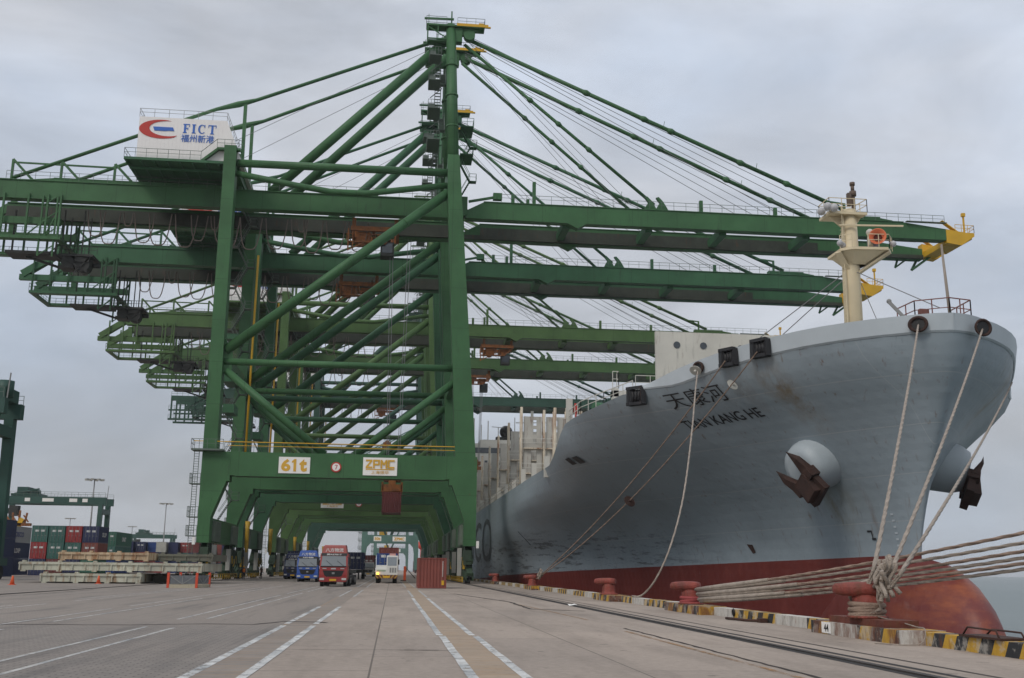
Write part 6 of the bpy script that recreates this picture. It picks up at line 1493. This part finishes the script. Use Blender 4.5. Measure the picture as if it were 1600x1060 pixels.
# trucks
def wheels(par, xs, y, r=.5, w_=.28):
    for x in xs:
        t = MB().cyl((x, y, r), (1, 0, 0), r, w_, 20).build('wheel', RUBBER, par)
        MB().cyl((x+(w_/2+.01)*(1 if x > 0 else -1), y, r), (1, 0, 0), r*.5, .03, 14).build('rim', STEEL, t)
def truck(paint, loc, rz, label, line1, line2, top=True, sign=None, trailer=True):
    sg = sign or paint
    r = empty('truck', loc, rz, label, 'truck', 'heavy trucks driving towards the viewer')
    W = 1.24
    cb = MB().prism([(.02, .62), (0, 1.05), (.05, 1.75), (.34, 2.78), (.5, 2.92), (2.25, 2.92), (2.25, .62)], 'X', -W, W)
    cab = cb.build('cab', paint, r)
    MB().add([(-1.12, .035, 1.82), (1.12, .035, 1.82), (1.05, .315, 2.70), (-1.05, .315, 2.70)], [(0,1,2,3)]).build('windscreen', glass('windscreen_glass', (.16, .18, .19)), cab)
    MB().bar((-.1, .03, 1.83), (-.7, .18, 2.3), .03).bar((.9, .03, 1.83), (.3, .17, 2.28), .03).box(-1.15, 1.15, .0, .05, 1.74, 1.81).build('wiper', BLK, cab)
    MB().prism([(-.95, 1.42), (.95, 1.42), (.78, .98), (.55, .84), (-.55, .84), (-.78, .98)], 'Y', -.03, .012).build('grille', BLK, cab)
    MB().box(-.12, .12, -.05, -.031, 1.1, 1.26).build('badge', STEEL, cab)
    bm_ = MB().prism([(-1.24, .50), (-1.1, .42), (1.1, .42), (1.24, .50), (1.24, .90), (.6, .86), (-.6, .86), (-1.24, .90)], 'Y', -.14, .018).box(-.8, .8, -.15, -.141, .46, .56).build('bumper', paint, r)
    for s in (-1, 1):
        MB().box(s*.98-.2, s*.98+.2, -.19, -.161, .58, .76).build('headlight', mat('lamp_glass', (.5, .5, .48), .2, var=.1), bm_)
        MB().box(s*1.42-.1, s*1.42+.1, .12, .26, 1.85, 2.55).bar((s*1.2, .3, 2.6), (s*1.42, .2, 2.5), .05).build('mirror', BLK, cab)
        MB().box(s*W-.006 if s > 0 else -W-.012, s*W+.012 if s > 0 else -W+.006, .62, 1.4, 1.85, 2.6).build('side_window', GLASS, cab)
    MB().box(-.3, .3, -.2, -.172, .5, .68).build('number_plate', YEL, bm_)
    if top:
        sp = MB().add([(-1.14, .42, 2.93), (1.14, .42, 2.93), (1.14, 2.1, 2.93), (-1.14, 2.1, 2.93), (-1.0, .6, 3.56), (1.0, .6, 3.56), (-.9, .8, 3.68), (.9, .8, 3.68), (1.0, 2.1, 3.7), (-1.0, 2.1, 3.7)], [(0,1,5,4), (4,5,7,6), (6,7,8,9), (1,2,8,7,5), (0,4,6,9,3), (2,3,9,8), (0,3,2,1)]).build('roof_fairing', sg, r)
        t = text_mesh(line1, 1.6, .36, 0, .01); t.xf(Matrix.Translation((0, .48, 3.24)) @ Matrix.Rotation(radians(-14), 4, 'X')); t.build('lettering', LW, sp)
        MB().prism([(.30, 2.72), (.40, 2.96), (.44, 2.96), (.40, 2.72)], 'X', -1.16, 1.16).build('sun_visor', BLK, cab)
        t = text_mesh(line2, 1.3, .17, 0, .01); t.xf(Matrix.Translation((0, .33, 2.84)) @ Matrix.Rotation(radians(-20), 4, 'X')); t.build('lettering', LW, cab)
    t = text_mesh('— 斯太尔 —', 1.0, .1, 0, .01) if False else MB()
    for s in (-1, 1): t.box(s*.8-.18, s*.8+.18, -.006, .004+.03, 1.55, 1.63)
    t.box(-.22, .22, -.006, .034, 1.52, 1.64); t.build('maker_letters', mat('dull_chrome', (.4, .4, .4), .4, var=.1), cab)
    ch = MB().box(-.45, .45, .4, 6.4, .62, .9).box(-1.1, -.6, 2.5, 3.6, .5, 1.0).box(.6, 1.1, 2.5, 3.6, .5, 1.0).build('chassis', DARK, r)
    wheels(r, (-1.05, 1.05), .95); wheels(r, (-1.02, 1.02), 4.5, .5, .5); wheels(r, (-1.02, 1.02), 5.8, .5, .5)
    if trailer:
        MB().box(-.5, .5, 3.7, 15.6, 1.0, 1.3).box(-1.2, 1.2, 3.8, 4.1, 1.3, 1.5).box(-1.2, 1.2, 15.2, 15.6, 1.1, 1.5).box(-1.2, 1.2, 9.8, 10.0, 1.2, 1.5).build('trailer', DARK, r)
        for yy in (12.4, 13.7, 15.0): wheels(r, (-1.0, 1.0), yy, .5, .5)
    return r
RT = mat('truck_red', (.26, .02, .018), .35, var=.1, dirt=.2, spec=.6); RTS = mat('truck_faded_red_fairing', (.30, .075, .065), .45, var=.1, dirt=.2)
BT = mat('truck_blue', (.018, .075, .32), .35, var=.1, dirt=.2, spec=.6); DT = mat('truck_dark_blue', (.012, .022, .08), .4, var=.1, dirt=.2); WT = mat('tractor_white', (.62, .62, .58), .45, var=.06, dirt=.3)
truck(RT, (-5.25, 98.6, 0), radians(-1.2), 'red truck with a pinkish red lettered roof fairing, nearest of the trucks', '八方物流', '闽AE7817', True, RTS)
truck(BT, (-10.0, 130.5, 0), 0, 'bright blue truck with white roof lettering beside the red truck', '八方物流', '运输')
truck(DT, (-14.2, 158, 0), 0, 'dark navy truck mostly hidden behind the bright blue truck', '八方物流', '闽A')
# far truck with container, seen between the red truck and the white tractor
truck(mat('truck_grey', (.28, .28, .26), .5, var=.1, dirt=.3), (-4.9, 226, 0), 0, 'grey cabbed truck far down the lane carrying a maroon container', 'X', 'X', False)
container(CM['maroon'], 12.19, 2.9, 'maroon container carried by the grey far truck', 'containers on trailers', (-4.9, 229.3, 1.51), 0, True)
container(CM['navy'], 6.06, 2.59, 'navy container on the trailer of the dark truck, seen beside the red cab', 'containers on trailers', (-14.2, 162.4, 1.51), 0, True)
tr = empty('yard_trailer', (-5.6, 166, 0), 0, 'low dark trailer parked behind the red truck under a navy box', 'trailer')
MB().box(-.5, .5, 0, 12.6, .95, 1.25).box(-1.2, 1.2, 0, .3, 1.0, 1.45).box(-1.2, 1.2, 12.0, 12.4, 1.0, 1.45).box(-.6, -.4, 2.2, 2.5, 0, .95).box(.4, .6, 2.2, 2.5, 0, .95).build('frame', DARK, tr)
for yy in (9, 10.3): wheels(tr, (-1.0, 1.0), yy, .5, .5)
container(CM['navy'], 12.19, 2.59, 'navy container on the parked trailer behind the red truck', 'containers on trailers', (-5.6, 166.1, 1.46), 0, True, side_logo=('CRLDIP', LW, 4, .7, 5))
# white terminal tractor with its half cab
def terminal_tractor(loc, label):
    r = empty('terminal_tractor', loc, 0, label, 'tractor')
    MB().prism([(0, .95), (0, 1.55), (.12, 1.95), (1.6, 2.05), (1.6, .95)], 'X', -1.22, .1).build('engine_hood', WT, r)
    cab = MB().prism([(-.02, .95), (-.02, 1.9), (.12, 3.05), (.3, 3.12), (1.9, 3.12), (1.9, .95)], 'X', -.02, 1.26).build('cab', WT, r)
    MB().add([(.1, -.03, 1.98), (1.14, -.03, 1.98), (1.14, .10, 2.95), (.1, .10, 2.95)], [(0,1,2,3)]).build('windscreen', glass('tractor_glass', (.20, .23, .25)), cab)
    MB().box(.3, 1.0, .3, .8, 3.122, 3.36).build('roof_light_bar', mat('bar_red_white', (.6, .33, .3), .5), cab)
    MB().box(-1.1, -.1, -.02, -.001, 1.32, 1.5).build('hood_badge', mat('hood_green', (.3, .38, .28), .5), r)
    for k in range(3): MB().box(.35+k*.28, .55+k*.28, -.035, -.021, 1.2, 1.75).build('panel_mark', STEEL, cab)
    MB().box(-1.25, 1.27, -.25, .2, .55, .94).build('bumper', stripe2, r)
    MB().box(-.4, .4, -.27, -.255, .62, .84).build('number_plate', YEL, r)
    MB().cyl((-1.0, -.1, 1.08), (0,0,1), .12, .22, 12).build('beacon', emis('amber_lamp', (1, .45, .05), 4.0), r)
    for s in (-1, 1): MB().box(s*1.35-.1, s*1.35+.1, 0, .12, 2.1, 2.7).build('mirror', BLK, r)
    MB().box(-.5, .5, .2, 14.8, .7, 1.1).box(-1.2, 1.2, 2.6, 2.9, 1.1, 1.3).box(-1.2, 1.2, 14.4, 14.8, 1.1, 1.3).build('chassis', DARK, r)
    wheels(r, (-.98, .98), .75, .5, .4); wheels(r, (-.98, .98), 4.2, .5, .5); wheels(r, (-.98, .98), 12.6, .5, .5); wheels(r, (-.98, .98), 13.8, .5, .5)
m, t, N, L, b = node_mat('chevron_stripes'); stripe2 = m
co = N('ShaderNodeTexCoord').outputs['Object']; sp = N('ShaderNodeSeparateXYZ'); L(co, sp.inputs[0])
y_ = mth(N, L, 'SUBTRACT', mth(N, L, 'ABSOLUTE', sp.outputs['X']), mth(N, L, 'MULTIPLY', sp.outputs['Z'], .8)); L(mixc(N, L, mth(N, L, 'GREATER_THAN', mth(N, L, 'FRACT', mth(N, L, 'DIVIDE', y_, .42)), .42), (.36, .22, .03), (.10, .022, .016)), b.inputs['Base Color'])
terminal_tractor((-.62, 125, 0), 'white terminal tractor with half cab, striped bumper and amber beacon')
container(CM['blue'], 6.06, 2.1, 'low blue container on the trailer of the white tractor', 'containers on trailers', (-.62, 128.1, 1.31), 0, True)
container(CM['brown'], 6.06, 2.9, 'red brown container behind the blue one on the tractor trailer', 'containers on trailers', (-.45, 134.4, 1.31), 0, False)
# rubber tyred yard cranes
def rtg(loc, label, span=23.5, hh=19.2, base=7.5, panels=True):
    r = empty('yard_crane', loc, 0, label, 'yard crane', 'rubber tyred yard cranes'); g = RTGG
    for sx in (-1, 1):
        x = sx*span/2
        for sy in (-1, 1):
            y = sy*base/2
            MB().taper((x, y*1.0, 2.2), (x, y*.8, hh), (.95, .9), (1.0, 1.3)).build('leg', g, r)
            mb = MB()
            for q in (-.75, .75): mb.cyl((x, y+q, .75), (1, 0, 0), .75, .6, 18)
            mb.build('tyre_pair', RUBBER, r)
        MB().box(x-.6, x+.6, -base/2-1.6, base/2+1.6, 1.5, 2.3).build('sill_beam', g, r)
        MB().box(x-.5, x+.5, -base*.4, base*.4, hh-2.2, hh-1.0).build('tie_beam', g, r)
    MB().box(-span/2-1.6, -span/2-.62, -2.6, 2.6, 1.6, 4.3).build('engine_house', g, r)
    for sy in (-1, 1):
        y = sy*base*.4; MB().box(-span/2-1.2, span/2+1.2, y-.55, y+.55, hh+.003, hh+1.7).build('main_girder', g, r)
        MB().rail([(-span/2, y+sy*.6, hh+1.7), (span/2+1, y+sy*.6, hh+1.7)], 1.1, 1.6, .06).build('railing', RAILM, r)
        if panels and sy < 0:
            for x0, w_ in ((-6.2, 1.2), (-2.2, 2.6), (4.0, 1.8), (7.0, 1.2)): MB().box(x0, x0+w_, y-.58, y-.555, hh+.5, hh+1.3).build('sign_board', WHITE2, r)
    tr_ = MB().box(-span/2+1.5, -span/2+8, -3, 3, hh+1.8, hh+2.4).box(-span/2+2.5, -span/2+5, -2, 2, hh+2.4, hh+4).cyl((-span/2+6.3, 0, hh+3), (0,1,0), .7, 3, 14).bar((-span/2+2, -2, hh+2.4), (-span/2+7.6, -2, hh+3.6), .3).build('trolley', RTGG, r)
    MB().box(-span/2+2, -span/2+4, -4.6, -2.8, hh-3, hh-.6).build('operator_cab', DARK, tr_)
    MB().bar((span/2+.9, -2, hh), (span/2+1.1, -2, hh+4.6), .12).build('aerial', STEEL, r)
    return r
rg = rtg((-81.0, 268, 0), 'dark teal yard crane spanning the container rows, with white boards on its girder', 22.5, 15.9, 8)
r1 = rtg((-55.6, 122, 0), 'dark yard crane cut by the left edge of the view, one tall leg showing', 24, 17.7, 6.5, False)
MB().box(8.2, 11.4, -4.2, 3.4, 2.35, 6.0).box(7.0, 11.2, -3.6, 3.0, 6.01, 8.0).build('power_pack', mat('power_pack_green', (.025, .06, .035), .5, var=.2, dirt=.3), r1)
MB().box(11.4, 12.8, -2.2, 2.2, 19.4, 20.8).cyl((12.4, -1.2, 20.6), (0,0,1), .9, 1.8, 14).build('machinery', RTGG, r1)
MB().box(9.6, 12.1, -3.3, -2.6, 12.2, 13.4).build('yellow_beam', YEL, r1)
rtg((-112.0, 520, 0), 'small distant yard crane on the horizon beyond the far container row', 18, 14.5, 8, False)
# yellow reach stacker top behind the grey container
hd = empty('reach_stacker', (-66.5, 196, 0), 0, 'yellow reach stacker lattice head poking up behind the grey container', 'reach stacker')
mb = MB().bar((-68.5, 197, 2.5), (-65, 197, 9.6), .8)
mb.box(-69.5, -66.5, 195.5, 199.5, .6, 2.6).build('boom_and_body', YEL, hd, (-66.5, 196, 0))
mb = MB()
for k in range(5): mb.bar((-68.6+k*1.0, 197, 8.7), (-69.2+k*1.2, 197.2, 10.6+.4*(k % 2)), .28); mb.bar((-68.9+k*1.0, 197, 10.2), (-68.0+k, 197, 9.0), .2)
mb.box(-69, -63.5, 196.6, 197.4, 8.3, 8.8); mb.build('spreader', ORG, hd, (-66.5, 196, 0))
# high mast lights
def light_mast(x, y, h, label):
    r = empty('light_mast', (x, y, 0), 0, label, 'light mast', 'high mast lights over the yard')
    MB().tube([(0, 0, 0), (0, 0, h)], [.32, .14], 10).build('pole', STEEL, r)
    mb = MB().cyl((0, 0, h), (0,0,1), 1.3, .2, 16); mb.build('head_frame', STEEL, r)
    for k in range(8):
        a = 2*pi*k/8; MB().box(-.45, .45, -.3, .3, -.35, .1).xf(Matrix.Translation((2.1*cos(a), 2.1*sin(a), h)) @ Matrix.Rotation(a, 4, 'Z')).build('lamp', PALE, r)
light_mast(-81.3, 300, 24.6, 'tall light mast rising behind the bigger distant yard crane')
light_mast(-84.5, 410, 24.6, 'light mast standing alone against the sky left of the nearest crane')
light_mast(-156, 540, 24, 'thin light mast between the legs of the bigger distant yard crane')
light_mast(-150, 640, 24, 'far thin light mast just right of the teal containers')
# people on the quay
def person(loc, rz, label, vest, trousers, helm, lean=0.0):
    me = bpy.data.meshes.new('person'); J = [(0,0,.95),(0,0,1.18),(0,0,1.42),(0,0,1.54),(0,-.01,1.66),(-.19,0,1.42),(-.25,.02,1.15),(-.23,-.10,.93),(.19,0,1.42),(.26,.03,1.16),(.24,-.08,.93),(-.1,0,.9),(-.12,-.04,.5),(-.13,.03,.08),(-.13,-.12,.04),(.1,0,.9),(.13,.02,.5),(.15,.10,.08),(.15,-.05,.04),(-.23,-.15,.86),(.24,-.13,.86)]
    E = [(0,1),(1,2),(2,3),(3,4),(2,5),(5,6),(6,7),(7,19),(2,8),(8,9),(9,10),(10,20),(0,11),(11,12),(12,13),(13,14),(0,15),(15,16),(16,17),(17,18)]
    Rr = [.15,.14,.15,.06,.105,.075,.055,.045,.075,.055,.045,.1,.075,.055,.045,.1,.075,.055,.045,.035,.035]
    me.from_pydata([(x, y+lean*max(0, z-.9), z) for x, y, z in J], E, []); o = bpy.data.objects.new('person', me); COL.objects.link(o)
    s = o.modifiers.new('skin', 'SKIN'); 
    for i, v in enumerate(me.skin_vertices[0].data): v.radius = (Rr[i], Rr[i]*(.75 if i < 3 else 1)); v.use_root = (i == 0)
    o.modifiers.new('sub', 'SUBSURF').levels = 1; o.modifiers['sub'].render_levels = 1
    me.materials.append(trousers); o.location = loc; o.rotation_euler[2] = rz
    MB().lathe([(.17, 0), (.19, .1), (.2, .3), (.2, .46), (.1, .52)], (0, lean*.3, .96), 12).build('vest', vest, o)
    MB().ball((0, -.01+lean*.8, 1.70), .135, 8, (1, 1.1, .75)).lathe([(.13, 1.69), (.18, 1.69), (.18, 1.705), (.13, 1.71)], (0, -.01+lean*.8, 0), 12).build('helmet', helm, o)
    MB().ball((0, -.03+lean*.75, 1.62), .092, 8, (1, 1, 1.2)).build('face', mat('skin', (.35, .2, .14), .6), o)
    return tag(o, label, 'person', None)
VO = mat('orange_vest', (.62, .16, .02), .7, var=.1); VB = mat('brown_jacket', (.13, .06, .035), .8); TR = mat('dark_trousers', (.02, .025, .04), .8); HW = mat('white_helmet', (.62, .62, .6), .4); HY = mat('yellow_helmet', (.6, .35, .03), .4)
person((-20.0, 150, 0), .6, 'person in an orange vest standing by the landside crane wheels', VO, TR, HY)
person((-19.2, 163, 0), 2.2, 'person in a brown jacket and white helmet beside the crane wheels', VB, TR, HW, -.12)
person((-17.1, 176, 0), 1.0, 'person in an orange vest half hidden left of the trucks', VO, TR, HW)
# another vessel moored far along the quay
fs = empty('distant_ship', (40, 620, -4), 0, 'hazy far vessel with red funnel and cream decks along the quay', 'ship'); fo = (40, 620, -4)
MB().prism([(14.5, 590), (52, 590), (52, 760), (14.5, 760)], 'Z', -4, 7).build('hull', CM['maroon'], fs, fo)
mb = MB()
for k in range(5): mb.box(17.5+k*.5, 40, 592+k*1.5, 606, 7.01+k*3.2, 9.6+k*3.2); mb.box(16.6+k*.5, 41, 591+k*1.5, 606.5, 9.62+k*3.2, 9.98+k*3.2)
mb.build('deckhouse', OFFW, fs, fo); MB().ball((15.4, 588, 14.6), 2.0, 10, (1, 1, 1.25)).cyl((15.4, 588, 10.5), (0,0,1), .5, 5, 8).build('funnel', mat('buoy_red', (.5, .05, .03), .5), fs, fo)
# ---------------------------------------------------------------- the hazy air over the port
def haze(density):
    m = bpy.data.materials.new('haze_air'); m.use_nodes = True; t = m.node_tree; t.nodes.clear()
    o = t.nodes.new('ShaderNodeOutputMaterial'); v = t.nodes.new('ShaderNodeVolumePrincipled'); v.inputs['Color'].default_value = (.95, .97, 1.0, 1); v.inputs['Density'].default_value = density; v.inputs['Anisotropy'].default_value = .2
    t.links.new(v.outputs[0], o.inputs['Volume'])
    b = MB().box(-4100, 9100, -450, 9100, -10.5, 90).build('haze', m); tag(b, kind='stuff'); return b
haze(0.00013)
